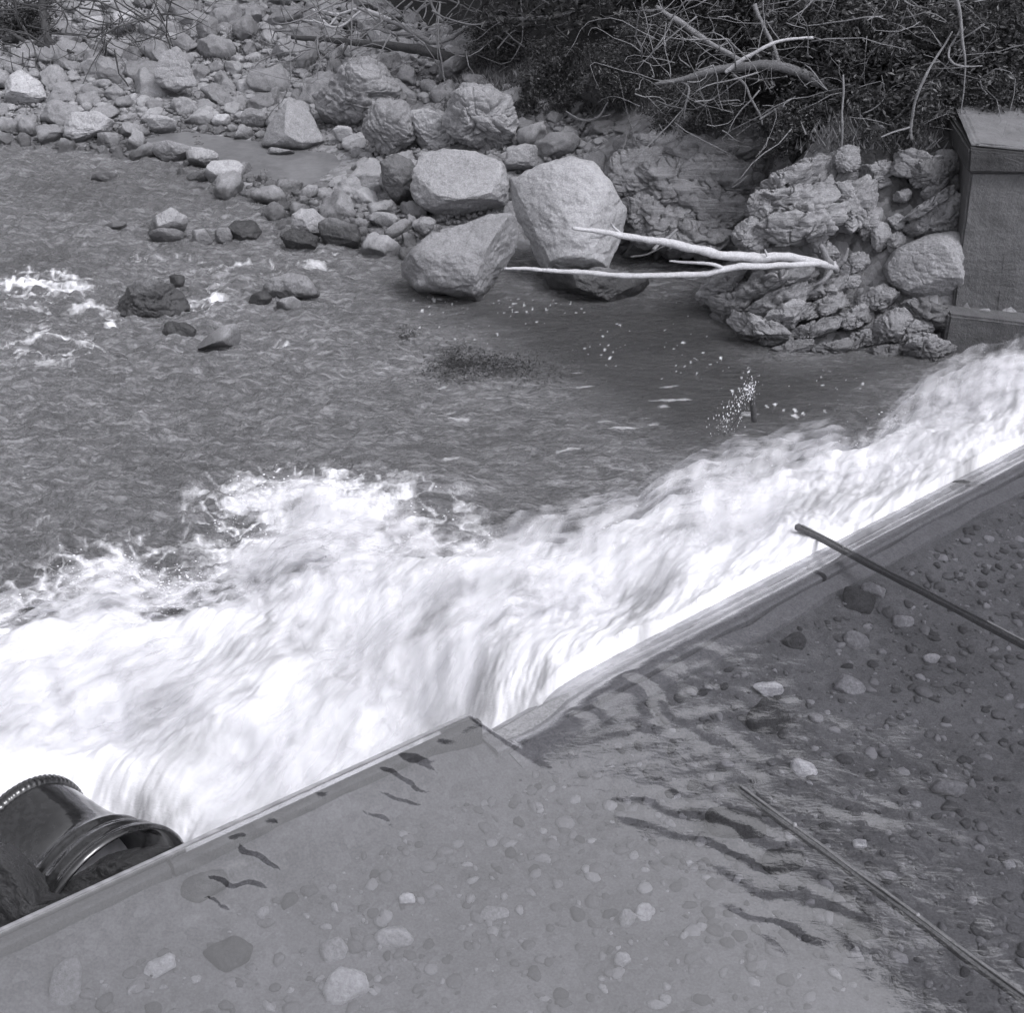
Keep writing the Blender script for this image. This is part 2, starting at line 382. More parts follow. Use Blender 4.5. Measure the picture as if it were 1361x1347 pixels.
def hit(u, v, Y0=15.0):
    Y_ = np.arange(Y0, 45, .15); d = ray(u, v); pts = CP + d * (Y_ / d[1])[:, None]; g = ground(pts[:, 0], pts[:, 1])
    k = np.argmax(pts[:, 2] < g); return pts[k] if (pts[:, 2] < g).any() else None
def axis(a, b, fa, fb, fine, coarse):
    pts = list(np.arange(fa, fb, fine)); 
    lo = []; p, s = fa, fine
    while p > a: s = min(s * 1.25, coarse); p -= s; lo.append(p)
    hi = []; p, s = pts[-1], fine
    while p < b: s = min(s * 1.25, coarse); p += s; hi.append(p)
    return np.array(lo[::-1] + pts + hi)
gx = axis(-90, 90, -11, 11, .07, 4); gy = axis(-30, 130, 14, 30, .07, 4)
X, Y = np.meshgrid(gx, gy); x, y = X.ravel(), Y.ravel(); z = ground(x, y)
bankside = sst(-.1, .4, z); q = N3(x, y, 0)
z = z + bankside * (fbm(q * .9, 4, 3) * .22 + fbm(q * 4, 3, 9) * .07)
# rougher, bedded relief on the right-hand cliff
cl = sst(3.0, 4.0, x) * sst(14, 15.5, y) * (1 - sst(18.6, 20, y)) * bankside
lay = (z * 3.2 + x * .9 + fbm(q * 1.5, 3, 21) * 1.2); z = z + cl * (((lay % 1) - .5) * .25 + fbm(q * 2.2, 4, 31) * .25)
veg_shade = np.clip(sst(18.6, 20.5, y) * sst(1.5, 4, x) + sst(0.6, 1.6, hill(x, y)) + sst(22.5, 25, y) * sst(-2.5, .5, x) + sst(28.5, 30, y) * sst(-6, -3.5, x) + sst(16.8, 17.6, y) * sst(3.6, 4.6, x) * .8, 0, 1)  # vegetated ground, widened where tree shade is put into the colour
z = np.where((y < 15.2) & (x * .7 - y + 8.5 > -1.0), -1.4, z); z = np.where(y < 11, -1.4, z)
veg_shade = np.clip(veg_shade + fbm(q * .8, 4, 71) * .5 * sst(24, 30, y), 0, 1)
o = obj("ground", mesh_np("ground", np.stack([x, y, z], 1), grid_faces(len(gy), len(gx)), attrs={"veg_shade": veg_shade}), None, M_SOIL)
tag(o, kind='structure')

# ------------------------------------------------------------------ weir crest line (lip), local frame s along / t upstream
POOL = 1.2
lip_px = [(-900, 1700), (-300, 1392), (0, 1245), (250, 1120), (632, 951), (720, 890), (850, 805), (960, 740), (1080, 684), (1270, 612), (1350, 582), (1700, 460)]
lip = np.array([P(u, v, POOL)[:2] for u, v in lip_px])
# smooth the surveyed points onto two nearly straight runs
def fitline(pts):
    c = pts.mean(0); u, s_, vt = np.linalg.svd(pts - c); d = vt[0]; d = d if d[0] > 0 else -d; return c, d
cA, dA = fitline(lip[2:5]); cB, dB = fitline(lip[4:11])
def crossing():
    A = np.array([dA, -dB]).T; s = np.linalg.solve(A, cB - cA); return cA + dA * s[0]
KN = crossing()
if np.linalg.norm(KN - lip[4]) > 1.5: KN = lip[4]
SA, SB = 9.0, 12.0
def frame(s):
    """arc length s (0 at the bend) -> lip point, direction, upstream normal; smooth bend"""
    s = np.atleast_1d(s); w = sst(-.5, .5, s)[:, None]
    base = KN + np.where(s[:, None] < 0, dA, dB) * s[:, None]
    d = dA * (1 - w) + dB * w; d /= np.linalg.norm(d, axis=1)[:, None]
    return base, d, np.stack([d[:, 1], -d[:, 0]], 1)
def to_st(x, y):
    """signed upstream distance t and arc s for points"""
    p = np.stack([x, y], 1) - KN
    sa, sb = p @ dA, p @ dB; ta = p @ np.array([dA[1], -dA[0]]); tb = p @ np.array([dB[1], -dB[0]])
    useB = (sa + sb) > 0
    return np.where(useB, sb, sa), np.where(useB, tb, ta)
sNotch = float(((P(635, 950, POOL)[:2] - KN) @ dA)); print("KN", KN, "sNotch", sNotch, "dA", dA, "dB", dB)

# ------------------------------------------------------------------ river surface, tail water and chute foam
def poly_sd(px, pts):
    """signed distance (inside negative) of px (n,2) to polygon"""
    pts = np.array(pts, float); n = len(pts); d2 = np.full(len(px), 1e18); ins = np.zeros(len(px), bool)
    for i in range(n):
        a, b = pts[i], pts[(i + 1) % n]; e = b - a; w = px - a
        t = np.clip((w @ e) / (e @ e), 0, 1); dd = w - t[:, None] * e; d2 = np.minimum(d2, (dd ** 2).sum(1))
        c = ((a[1] <= px[:, 1]) != (b[1] <= px[:, 1])); xi = a[0] + (px[:, 1] - a[1]) * e[0] / (e[1] if abs(e[1]) > 1e-12 else 1e-12)
        ins ^= c & (px[:, 0] < xi)
    d = np.sqrt(d2); return np.where(ins, -d, d)
def wpoly(pts, z=0.0): return [P(u, v, z)[:2] for u, v in pts]
FOAM = wpoly([(-500, 900), (-200, 800), (0, 785), (60, 770), (110, 745), (175, 735), (240, 775), (290, 745), (345, 700), (300, 670), (310, 650), (380, 640), (480, 650), (560, 680), (605, 725), (640, 735), (690, 728)], 0.14) + \
       wpoly([(745, 712), (830, 672), (915, 628), (985, 600), (1040, 596), (1090, 606), (1120, 590), (1170, 545), (1240, 510), (1350, 470), (1600, 420)], .38) + wpoly([(1900, 520), (1500, 700), (700, 1300), (-500, 1700)], 0)
vs = np.concatenate([np.linspace(110, 560, 300), np.linspace(562, 1230, 400)])
us = np.concatenate([np.linspace(-900, -60, 70), np.linspace(-56, 1420, 760), np.linspace(1432, 2300, 60)])
# rows follow distance, columns follow bearing: equal detail everywhere in the reach
rows = np.array([P(PW / 2, v, 0)[1] for v in vs]); slope = (us - PW / 2) / FPX
RY = np.repeat(rows, len(us)); depth = RY * cp + CAM_Z * sp; RX = np.tile(slope, len(rows)) * depth
x, y = RX, RY; s, t = to_st(x, y); q = N3(x, y, 0)
sd = poly_sd(np.stack([x, y], 1), FOAM)
warp = fbm(q * 1.3, 4, 5) * .5
m_foam = np.clip(.5 - (sd + warp * .55) / (.7 + 1.5 * sst(1.2, -.6, x)), 0, 1)                      # soft edged foam cover
wx_ = fbm(q * 1.1, 3, 8) * 1.1; wy_ = fbm(q * 1.1, 3, 18) * 1.1
lace = np.maximum(ridged(np.stack([x * 1.5 + wx_, y * 2.1 + wy_, 0 * x], 1), 1, 11), .96 * ridged(np.stack([x * 3.9 + wx_ * 2, y * 5.6 + wy_ * 2, 0 * x + 3], 1), 1, 17)) * .72 + .28 * ridged(q * np.array([5, 9, 1]), 3, 19)
foam = sst(-.42, .40, lace - .98 + m_foam * .75) * sst(.0, .35, m_foam)
foam = np.maximum(foam, sst(.45, 1.0, m_foam))
# lacy streamers in the outrun, left
for (u, v, ru, rv, amt) in [(90, 700, 100, 60, .55), (480, 665, 150, 45, .62), (560, 660, 60, 30, .55), (350, 620, 120, 22, .42), (200, 720, 60, 40, .4),
                            (60, 395, 90, 30, .8), (130, 412, 70, 16, .75), (60, 460, 80, 34, .8), (90, 470, 60, 14, .8), (30, 385, 70, 22, 1.0), (280, 400, 35, 24, .85), (200, 345, 120, 14, .6), (300, 600, 120, 14, .5), (200, 560, 100, 30, .4), (150, 433, 20, 8, .9), (330, 358, 80, 12, .75), (420, 352, 60, 14, .7), (440, 340, 40, 8, .6),
                            (90, 325, 80, 12, .45), (250, 348, 60, 10, .45), (375, 460, 16, 8, .7), (20, 250, 60, 10, .4), (170, 228, 60, 6, .5), (240, 470, 30, 8, .5), (540, 290, 1, 1, 0), (30, 232, 30, 6, .5), (700, 705, 40, 12, .5)]:
    c = P(u, v, 0)[:2]; dp = float(np.linalg.norm(np.array([c[0], c[1], -CAM_Z]))); sx_ = ru / FPX * dp; sy_ = rv / FPX * dp / (CAM_Z / dp)
    g = np.exp(-(((x - c[0]) / sx_) ** 2 + ((y - c[1]) / sy_) ** 2) * .9) * amt
    foam = np.maximum(foam, sst(-.1, .45, lace - 1.0 + g * .7) * sst(.03, .4, g) * np.minimum(1, amt + .1))
# pale bubbles drifting on the dark eddy under the cliff
eddy = poly_sd(np.stack([x, y], 1), wpoly([(480, 390), (880, 400), (950, 395), (1030, 480), (1180, 505), (1090, 560), (960, 560), (760, 470), (600, 460), (500, 430)]))
bub = noise3(q * np.array([17, 10, 1]), 41)
foam = np.maximum(foam, sst(.4, .72, bub + fbm(q * 1.3, 2, 43) * .55 - .1) * sst(.15, -.3, eddy) * .95)
sk = noise3(np.stack([x * 2.4 + y * 1.2, y * 9 - x * 1.5, 0 * x], 1), 47) + .4 * fbm(q * .8, 2, 49)
foam = np.maximum(foam, sst(.5, .75, sk) * sst(-.05, -.4, poly_sd(np.stack([x, y], 1), wpoly([(700, 480), (1180, 510), (1080, 585), (820, 640), (560, 640), (500, 500)]))) * .55)
shallow = np.clip(.62 + fbm(q * .35, 3, 61) * .5, 0, 1)
deep = sst(.6, -1.0, poly_sd(np.stack([x, y], 1), wpoly([(520, 385), (960, 385), (1040, 470), (1350, 440), (1200, 520), (1080, 590), (880, 610), (640, 470)])))
shallow = shallow * (1 - deep * .95) * (1 - .45 * np.exp(-(((x - P(150, 250)[0]) / 2) ** 2 + ((y - P(150, 250)[1]) / 1.6) ** 2)))
# wave relief
rapid = np.clip(sst(0.0, -4.5, x) * 1.1 + .3 + .3 * sst(1.5, 0, sd), 0, 1.2)
ripw = fbm(np.stack([x * 1.6 + y * .4, y * 3.6, 0 * x], 1) * 1.3, 5, 81, .6)
z = ripw * .11 * (.5 + rapid) + fbm(q * np.array([.9, 1.6, 1]), 3, 91) * .06 * rapid + noise3(np.stack([x * 9, y * 17, 0 * x], 1), 93) * .014
z = z * (1 - deep * .65)
for (u, v, ru, rv, h) in [(60, 390, 90, 30, .14), (70, 455, 80, 24, .08), (380, 355, 80, 16, .07), (300, 405, 50, 20, .06), (470, 655, 160, 36, .1), (585, 655, 60, 22, .16), (120, 690, 90, 40, .1), (230, 760, 60, 25, -.1)]:
    c = P(u, v, 0)[:2]; dp = float(np.linalg.norm([c[0], c[1], CAM_Z])); sx_ = ru / FPX * dp; sy_ = rv / FPX * dp / (CAM_Z / dp)
    z = z + h * np.exp(-(((x - c[0]) / sx_) ** 2 + ((y - c[1]) / sy_) ** 2))
inn = sst(.55, 1.0, m_foam)
# boil: lumps of white water and silky streaks thrown out from the crest
dn = -t
fl = np.stack([s * .9 + dn * .55, s * -.35 + dn * 2.4, 0 * x], 1)         # stretched along the outflow
silk = fbm(np.stack([(s + dn * .9) * .55, (s * .45 - dn * .9) * 2.6, 0 * x], 1) + fbm(q * .6, 2, 14)[:, None] * .8, 5, 101, .6)
lump = fbm(q * .75, 4, 111); lump2 = fbm(q * 2.1, 4, 121, .6)
onB = sst(sNotch - .5, sNotch + .9, s)
chute = onB * (1.02 - sst(.0, 2.4, dn) * .72) * sst(3.2, 1.4, dn)
ridge = np.exp(-((dn - 2.6) / .95) ** 2) * (.42 + .12 * np.sin(s * 1.1)) * onB
boil = np.exp(-((dn - 2.3) / 1.5) ** 2) * .35 * (1 - onB) + .12
near = sst(2.8, .6, dn)
zf = np.maximum(chute, 0) + ridge + boil * (1 - .4 * onB) + (lump * .42 + lump2 * .03) * (.4 + .6 * sst(0.2, 1.2, dn)) + silk * .10
wall = poly_sd(np.stack([x, y], 1), FOAM)
z = z * (1 - inn) + inn * zf * sst(0, -.55, sd)
z = z - .3 * sst(1.0, .5, np.hypot(x - P(90, 1130, .3)[0], y - P(90, 1130, .3)[1]))
z = np.where(dn < .12, np.minimum(z, .95), z); z = np.where(dn < 0.02, -.3, z)
fine_s = fbm(np.stack([(s + dn * .9) * 1.0, (s * .45 - dn * .9) * 11, 0 * x], 1) + fbm(q * .6, 2, 14)[:, None] * 1.6, 4, 141, .6)
streak = np.clip(sst(-.15, .5, silk * .8 - lump * .4 + fine_s * .15) * .8 + .32 * near * onB * sst(-.3, .4, fine_s), 0, 1) * inn
for (u, v, ru, rv, amt) in [(335, 890, 60, 40, .6), (520, 910, 60, 45, .8), (690, 825, 70, 25, .95), (770, 785, 60, 22, .85), (855, 765, 50, 16, .9), (390, 975, 70, 22, .45), (240, 1000, 90, 50, .6), (205, 1060, 60, 40, .8), (470, 900, 50, 60, .8), (600, 880, 60, 30, .6), (1250, 560, 60, 16, .7), (1000, 640, 60, 12, .6), (560, 950, 60, 20, .5)]:  # grey shadow areas of the boil, painted into the foam colour
    c = P(u, v, .4)[:2]; dp = float(np.linalg.norm([c[0], c[1], CAM_Z - .4])); sx_ = ru / FPX * dp; sy_ = rv / FPX * dp / (CAM_Z / dp)
    streak = np.maximum(streak, np.exp(-(((x - c[0]) / sx_) ** 2 + ((y - c[1]) / sy_) ** 2)) * amt * np.clip(.75 + silk * 1.6 + fine_s, 0, 1.4) * inn)
streak = np.clip(streak, 0, 1)
Fc = grid_faces(len(rows), len(us))[:, ::-1]; tc = t[Fc].min(1); Fc = Fc[tc < .12]
river_V = np.stack([x, y, z], 1)
o = obj("river", mesh_np("river", river_V, Fc, attrs={"foam": np.clip(foam, 0, 1), "shallow": shallow, "streak": streak}), None, M_RIVER)
tag(o, kind='structure')
# thin veils of spray carried above the boil
vm_ = Mat("spray_veil_water"); vm_.set(vm_.mix(vm_.attr("veil"), .48, .78), 1.0, None, 0)
aq = vm_.attr("alpha"); vm_.l.new(aq, vm_.b.inputs['Alpha'])
nr_, nc_ = len(rows), len(us); rsel = np.arange(120, nr_, 2); csel = np.arange(0, nc_, 2); idx = (rsel[:, None] * nc_ + csel[None]).ravel()
xs1, ys1, zs1, ss1, ds1, sd1 = x[idx], y[idx], z[idx], s[idx], dn[idx], sd[idx]
lowf = fbm(N3(xs1, ys1) * .8, 3, 161)
for k_ in range(4):
    hh_ = .035 + .05 * k_; dsh = .10 * k_
    st_ = fbm(np.stack([(ss1 + ds1 * .9) * .9 + k_ * 7, (ss1 * .45 - ds1 * .9) * 4.6, 0 * xs1], 1) + lowf[:, None] * 1.5, 4, 171 + k_, .6)
    al = sst(-.22, .4, st_ + lowf * .6) * (.62 - .1 * k_) * sst(.10 - .02 * k_, -.35 - .1 * k_, sd1) * sst(.25, .9, ds1)
    pd_ = np.hypot(xs1 - P(90, 1130, .3)[0], ys1 - P(90, 1130, .3)[1]); al = al * sst(.75, 1.3, pd_)
    zz = zs1 + hh_ + (lowf * .12 + .1) * (1 + k_ * .7) * sst(.3, 1.2, ds1) * sst(.1, -.5, sd1) * .6
    Fq = grid_faces(len(rsel), len(csel))[:, ::-1]; keep = al[Fq].max(1) > .01; Fq = Fq[keep]
    used = np.unique(Fq); mp_ = np.zeros(len(xs1), int); mp_[used] = np.arange(len(used))
    if k_ == 0: veil_parts = []
    veil_parts.append((np.stack([xs1, ys1, zz], 1)[used], mp_[Fq], (al * (1 - .35 * streak[idx]))[used], (st_ - 1.1 * streak[idx] ** 1.5 + .25)[used]))  # veils also painted dimmer and thinner over the shadow areas
VV, FF, AA, SS_, b_ = [], [], [], [], 0
for V_, F_, A_, S_ in veil_parts: VV.append(V_); FF.append(F_ + b_); AA.append(A_); SS_.append(S_); b_ += len(V_)
tag(obj("spray_veil", mesh_np("spray_veil", np.vstack(VV), np.vstack(FF), attrs={"alpha": np.concatenate(AA), "veil": np.clip(.5 + np.concatenate(SS_), 0, 1)}), None, vm_.m), "soft white veils of spray hanging over the churning water below the weir", "spray", kind='stuff')

# spray: loose droplets thrown up along the edge of the boil
rs = np.random.RandomState(5)
cand = np.where((np.abs(sd + .1) < .28) & (y < 17) & (t < -.6) & (foam > .2))[0]
cand = cand[(x[cand] > -4.5)]
clus = fbm(river_V[cand] * 2.2, 2, 77); cand = cand[clus > .08]; pick = rs.choice(cand, 3600); base = river_V[pick]
V0, F0 = ico(1); V0 = V0; off = rs.normal(size=(len(pick), 3)) * np.array([.09, .09, .035]); off[:, 2] = np.abs(off[:, 2]) * (1 + rs.rand(len(pick)) ** 3 * 3)
sz = .0022 + rs.rand(len(pick)) ** 4 * .006
ctr = base + off; stretch = np.stack([sz * 1.8, sz, sz], 1)
V = (ctr[:, None] + V0[None] * stretch[:, None]).reshape(-1, 3); F = (F0[None] + (np.arange(len(pick)) * len(V0))[:, None, None]).reshape(-1, 3)
tag(obj("water_spray", mesh_np("water_spray", V, F), None, M_SPRAY), "fine white droplets of spray flying along the far edge of the white water", "spray", kind='stuff')

# ------------------------------------------------------------------ pool above the weir
ss = axis(-14, 22, -5.5, 9.5, .022, 1.2)
tt = np.concatenate([np.linspace(-.42, .5, 44), np.linspace(.52, 8.5, 330), np.linspace(8.6, 25, 30)])
S, T = np.meshgrid(ss, tt); s, t = S.ravel(), T.ravel()
def st_xy(s, t):
    b, d, n = frame(s); p = b + n * t[:, None]; return p[:, 0], p[:, 1]
# keep rows from folding at the bend: use blended normal everywhere
x, y = st_xy(s, t); q = N3(x, y, 0)
aA = sst(sNotch + .06, sNotch - .03, s)                               # 1 on the flashboard run
z = np.full_like(s, POOL)
drop = .18 * np.exp(-(np.maximum(t, 0) / .2) ** 2)
fallB = -1.2 * np.maximum(-t - .04, 0) ** 1.3
z = z - (1 - aA) * drop + (1 - aA) * fallB
z = z + aA * (-.015 * np.exp(-(np.maximum(t, 0) / .12) ** 2) - 1.3 * np.maximum(-t - .03, 0) ** 1.3)
# notch draw-down
sn = sNotch + .32; rr = np.sqrt(((s - sn) / .42) ** 2 + (np.maximum(t - .05, 0) / .38) ** 2)
z = z - .11 * np.exp(-rr ** 2) * (1 - aA)
# ripples shed across the notch, curving towards the near beam
r2 = np.sqrt((s - sn - .1) ** 2 + (t * .95) ** 2); ang = np.arctan2(t, s - sn)
env = np.exp(-((r2 - .65) / .75) ** 2) * sst(.0, .3, ang) * sst(2.0, 1.3, ang)
z = z + .010 * env * sst(1.45, .9, ang) * np.clip(.55 + fbm(q * 2.3, 3, 203) * 1.8, 0, 1.2) * np.sin(r2 * 15 - ang * 9 + fbm(q * 1.4, 4, 201) * 9) * sst(.05, .3, t)
rp = sst(-.3, .6, s) * np.exp(-((t - 1.0) / 1.0) ** 2) * np.exp(-((s - 1.2) / 1.4) ** 2)
z = z + rp * (noise3(np.stack([s * 2.2 + t * 2, t * 10 - s * 4, 0 * s], 1), 211) * .006 + noise3(np.stack([s * 6 + t * 5, t * 26 - s * 9, 0 * s], 1), 213) * .0022)
# rest of the pool: nearly still, slow swirls
z = z + sst(.15, .8, t) * (fbm(q * np.array([.8, .8, 1]), 2, 221) * .012 + fbm(q * 3.0, 3, 225) * .0030 * (1 + 2.2 * sst(.2, 1.5, s)))
# small curls on the left where the flow brushes a snag
for (u, v, r_, a_) in [(300, 1190, .28, .011), (330, 1150, .2, .008), (350, 1110, .22, .009), (420, 1075, .18, .009), (520, 1080, .2, .008), (460, 1200, .2, .005), (290, 1250, .09, .006), (1160, 1090, .25, .004), (1250, 950, .3, .003), (560, 1020, .2, .009), (860, 1090, .3, .009), (980, 1120, .3, .009), (1050, 1210, .3, .008)]:
    c = P(u, v, POOL); d2 = np.hypot(x - c[0], y - c[1]); w = fbm(q * 4, 2, 231) * 4
    a_ = a_ * (1.45 if u < 600 else 1.0)
    z = z + a_ * np.exp(-(d2 / r_) ** 2) * np.sin(((x - c[0]) * .5 + (y - c[1])) * 25 + w) * .6
foamP = np.clip(sst(-.02, -.40, t) * (1 - aA) + sst(.0, -.08, t) * aA * .9, 0, 1)
silkp = noise3(np.stack([s * 16, t * 1.2, 0 * s], 1), 241) * .6 + noise3(np.stack([s * 40, t * 1.5, 0 * s], 1), 243) * .4
sheet = sst(.22, -.06, t + silkp * .10) * (1 - aA)
foamP = np.clip(foamP + sheet * (.36 + .18 * silkp), 0, 1)
z = z + silkp * .004 * sheet
rpm = sst(-.2, .5, s) * sst(4.5, 1.5, s) * sst(4.2, 1.5, t) + .25 * sst(.5, 1.5, s) + .12
o = obj("pool_water", mesh_np("pool_water", np.stack([x, y, z], 1), grid_faces(len(tt), len(ss))[:, ::-1], attrs={"foam": foamP, "streak": np.clip(.45 + silkp * .6, 0, 1), "ripple": np.clip(rpm, 0, 1)}), None, M_POOL)
tag(o, kind='structure')

# pool bed
BED = .78
S, T = np.meshgrid(axis(-14, 22, -5.5, 9.5, .08, 1.2), np.concatenate([np.linspace(.02, 8.5, 130), np.linspace(8.8, 25, 20)])); s, t = S.ravel(), T.ravel()
x, y = st_xy(s, t); q = N3(x, y, 0)
aB = sst(sNotch + .6, sNotch - .6, s); zb = BED + aB * .2 * sst(1.4, .1, t) + aB * .1 * sst(.4, .05, t) + (1 - aB) * .13 * sst(.9, .35, t) + fbm(q * .7, 3, 301) * .07 + fbm(q * 3.5, 5, 305, .65) * .035
def bed_z(x, y):
    x = np.atleast_1d(x).astype(float); y = np.atleast_1d(y).astype(float); s, t = to_st(x, y); q = N3(x, y, 0); aB = sst(sNotch + .6, sNotch - .6, s)
    return BED + aB * .2 * sst(1.4, .1, t) + aB * .1 * sst(.4, .05, t) + (1 - aB) * .13 * sst(.9, .35, t) + fbm(q * .7, 3, 301) * .07 + fbm(q * 3.5, 5, 305, .65) * .035
zb = bed_z(x, y)
tag(obj("pool_bed", mesh_np("pool_bed", np.stack([x, y, zb], 1), grid_faces(150, len(S[0]))[:, ::-1]), None, M_BED), kind='structure')

# ------------------------------------------------------------------ weir structure
def box_mesh(name, prof, pts2, z0=0, wob=0.0, seed=0, n=40):
    """extrude a (t,z) closed profile along lip stations pts2 = s values"""
    ssx = np.linspace(pts2[0], pts2[1], n); b, d, nn = frame(ssx); k = len(prof); V = []
    for i in range(n):
        for (tq, zq) in prof: V.append((b[i, 0] + nn[i, 0] * tq, b[i, 1] + nn[i, 1] * tq, zq))
    V = np.array(V)
    if wob: V = V + np.stack([noise3(V * 2.3, seed), noise3(V * 2.3, seed + 1), noise3(V * 2.3, seed + 2)], 1) * wob
    F = []
    for i in range(n - 1):
        for j in range(k): F.append((i * k + j, (i + 1) * k + j, (i + 1) * k + (j + 1) % k, i * k + (j + 1) % k))
    F.append(tuple(range(k))); F.append(tuple((n - 1) * k + j for j in range(k))[::-1])
    return mesh_py(name, V, F, False)
b0, _, _ = frame(0.0); weir = empty("weir", (0, 0, 0))
tag(weir, "low diagonal weir with water pouring over its crest between the pool and the river", "weir")
obj("weir_wall", box_mesh("weir_wall", [(-.02, -1.0), (-.02, .90), (.30, .90), (.34, -1.0)], (-14, 22), n=80), weir, M_CONC)
obj("crest_timber", box_mesh("crest_timber", [(-.03, .905), (-.01, .985), (.02, 1.0), (.17, 1.0), (.19, .985), (.19, .905)], (sNotch + .02, 3.35), wob=.012, n=60), weir, M_TIMBER_L)
obj("crest_timber", box_mesh("crest_timber", [(-.03, .905), (-.01, .985), (.02, 1.0), (.17, 1.0), (.19, .985), (.19, .905)], (3.40, 22), wob=.012, n=60), weir, M_TIMBER_L)
obj("sill_plank", box_mesh("sill_plank", [(.20, .86), (.20, .95), (.34, .93), (.35, .86)], (sNotch + .1, 22), wob=.03, n=140), weir, M_TIMBER_L)
obj("flashboard", box_mesh("flashboard", [(-.025, .905), (-.025, 1.15), (-.01, 1.165), (.04, 1.165), (.05, 1.15), (.05, .905)], (-14, -2.2), n=40), weir, M_TIMBER)
obj("flashboard", box_mesh("flashboard", [(-.025, .905), (-.025, 1.15), (-.01, 1.165), (.04, 1.165), (.05, 1.15), (.05, .905)], (-2.18, sNotch), n=40), weir, M_TIMBER)

def beam(name, p0, p1, w, h, mat, parent=None, wob=.01, seed=0, n=60):
    p0, p1 = np.array(p0), np.array(p1); d = (p1 - p0) / np.linalg.norm(p1 - p0); a = np.cross(d, [0, 0, 1]); a /= np.linalg.norm(a); b = np.cross(a, d)
    c = .18 * min(w, h); prof = [(-w / 2 + c, -h / 2), (w / 2 - c, -h / 2), (w / 2, -h / 2 + c), (w / 2, h / 2 - c), (w / 2 - c, h / 2), (-w / 2 + c, h / 2), (-w / 2, h / 2 - c), (-w / 2, -h / 2 + c)]
    V = []; 
    for i in range(n):
        c0 = p0 + (p1 - p0) * i / (n - 1)
        for (aa, bb) in prof: V.append(c0 + a * aa + b * bb)
    V = np.array(V); V = V + np.stack([noise3(V * 3, seed + k) for k in range(3)], 1) * wob; k = 8; F = []
    for i in range(n - 1):
        for j in range(k): F.append((i * k + j, i * k + (j + 1) % k, (i + 1) * k + (j + 1) % k, (i + 1) * k + j))
    F.append(tuple(range(k))[::-1]); F.append(tuple((n - 1) * k + j for j in range(k)))
    return obj(name, mesh_py(name, V, F, False), parent, mat)
# two submerged braces running upstream from the crest
for (a, b, za, zb_, lab, nm) in [((1060, 700), (1420, 888), 1.10, 1.185, "long thin timber brace whose bare end sticks out over the weir crest", 1),
                             ((975, 1044), (1420, 1372), 1.185, 1.185, "long thin timber brace just under the pool surface, nearest the bottom right corner", 0)]:
    pa, pb = P(*a, za), P(*b, zb_); pb = pb + (pb - pa) * .8; e = empty("timber_brace", tuple(pa)); tag(e, lab, "timber brace", "timber braces running across the pool")
    def pr(o, e=e, pa=pa):
        o.parent = e; o.matrix_parent_inverse = Matrix.Translation(-Vector(pa)); return o
    pr(beam("beam", pa, pb, .055, .05, M_TIMBER, seed=nm * 9))
    d = (pb - pa) / np.linalg.norm(pb - pa); sd_ = np.cross(d, [0, 0, 1])
    pr(beam("iron_strip", pa + d * .05 + np.array([0, 0, .032]), pb + np.array([0, 0, .031]), .018, .012, M_IRON, wob=.006, seed=3))
    for k in range(6):
        c = pa + d * (.5 + k * .9)
        V, F = tube_data([c + [0, 0, .02], c + [0, 0, .046]], [.012, .012], 8, 3); pr(obj("bolt", mesh_py("bolt", V, F), None, M_TIMBER_L))

# ------------------------------------------------------------------ rocks
def rock_verts(sub, seed, dims=(1, 1, 1), cuts=10, cutd=(.62, .92), rough=.10, strata=0.0, sdir=(0.25, -.3, 1), crack=.05, block=0.0):
    rs = np.random.RandomState(seed); V, F = ico(sub); V = V.copy()
    if block: V = np.sign(V) * np.abs(V) ** (1 - block * .5); V = V / np.abs(V).max()
    V = V * (1 + fbm(V * .8 + seed, 2, seed % 50) * .3)[:, None]
    for k in range(cuts):
        n = rs.normal(size=3); n /= np.linalg.norm(n); d = rs.uniform(*cutd); e = np.maximum(V @ n - d, 0); V = V - n * (e * .96)[:, None]
    D = np.array(dims); V = V * D; L = D.mean()
    nrm = V / D ** 2; nrm /= np.linalg.norm(nrm, axis=1)[:, None] + 1e-9
    W = V / L
    disp = fbm(W * 1.7 + seed * 1.3, 4, 3, .55) * rough
    if sub >= 5: disp = disp + fbm(W * 8 + seed, 3, 13, .6) * rough * .22 - (ridged(W * 1.2 + seed * .7, 2, 23) ** 6) * crack
    if strata:
        sdv = np.array(sdir, float); sdv /= np.linalg.norm(sdv); h = (V @ sdv) * 5.0 / .5 * .35 + fbm(W * 1.1 + seed, 3, 33) * 1.4
        fr = h - np.floor(h); disp = disp + strata * (np.minimum(fr * 1.2, 1) ** .6 - .6) * .10 + strata * (noise3(np.stack([np.floor(h), W[:, 0], W[:, 1]], 1) * .9, 8)) * .08
    return V + nrm * (disp * L)[:, None], F
def finish_rock(name, V, F, loc, mat, parent=None, flat=False):
    me = mesh_np(name, V, F); o = obj(name, me, None, mat); o.location = loc
    if parent:
        o.parent = parent; o.location = Vector(loc) - parent.location
    return o
ROCKS = []     # (x, y, r) of placed things, so that scattered cobbles keep clear
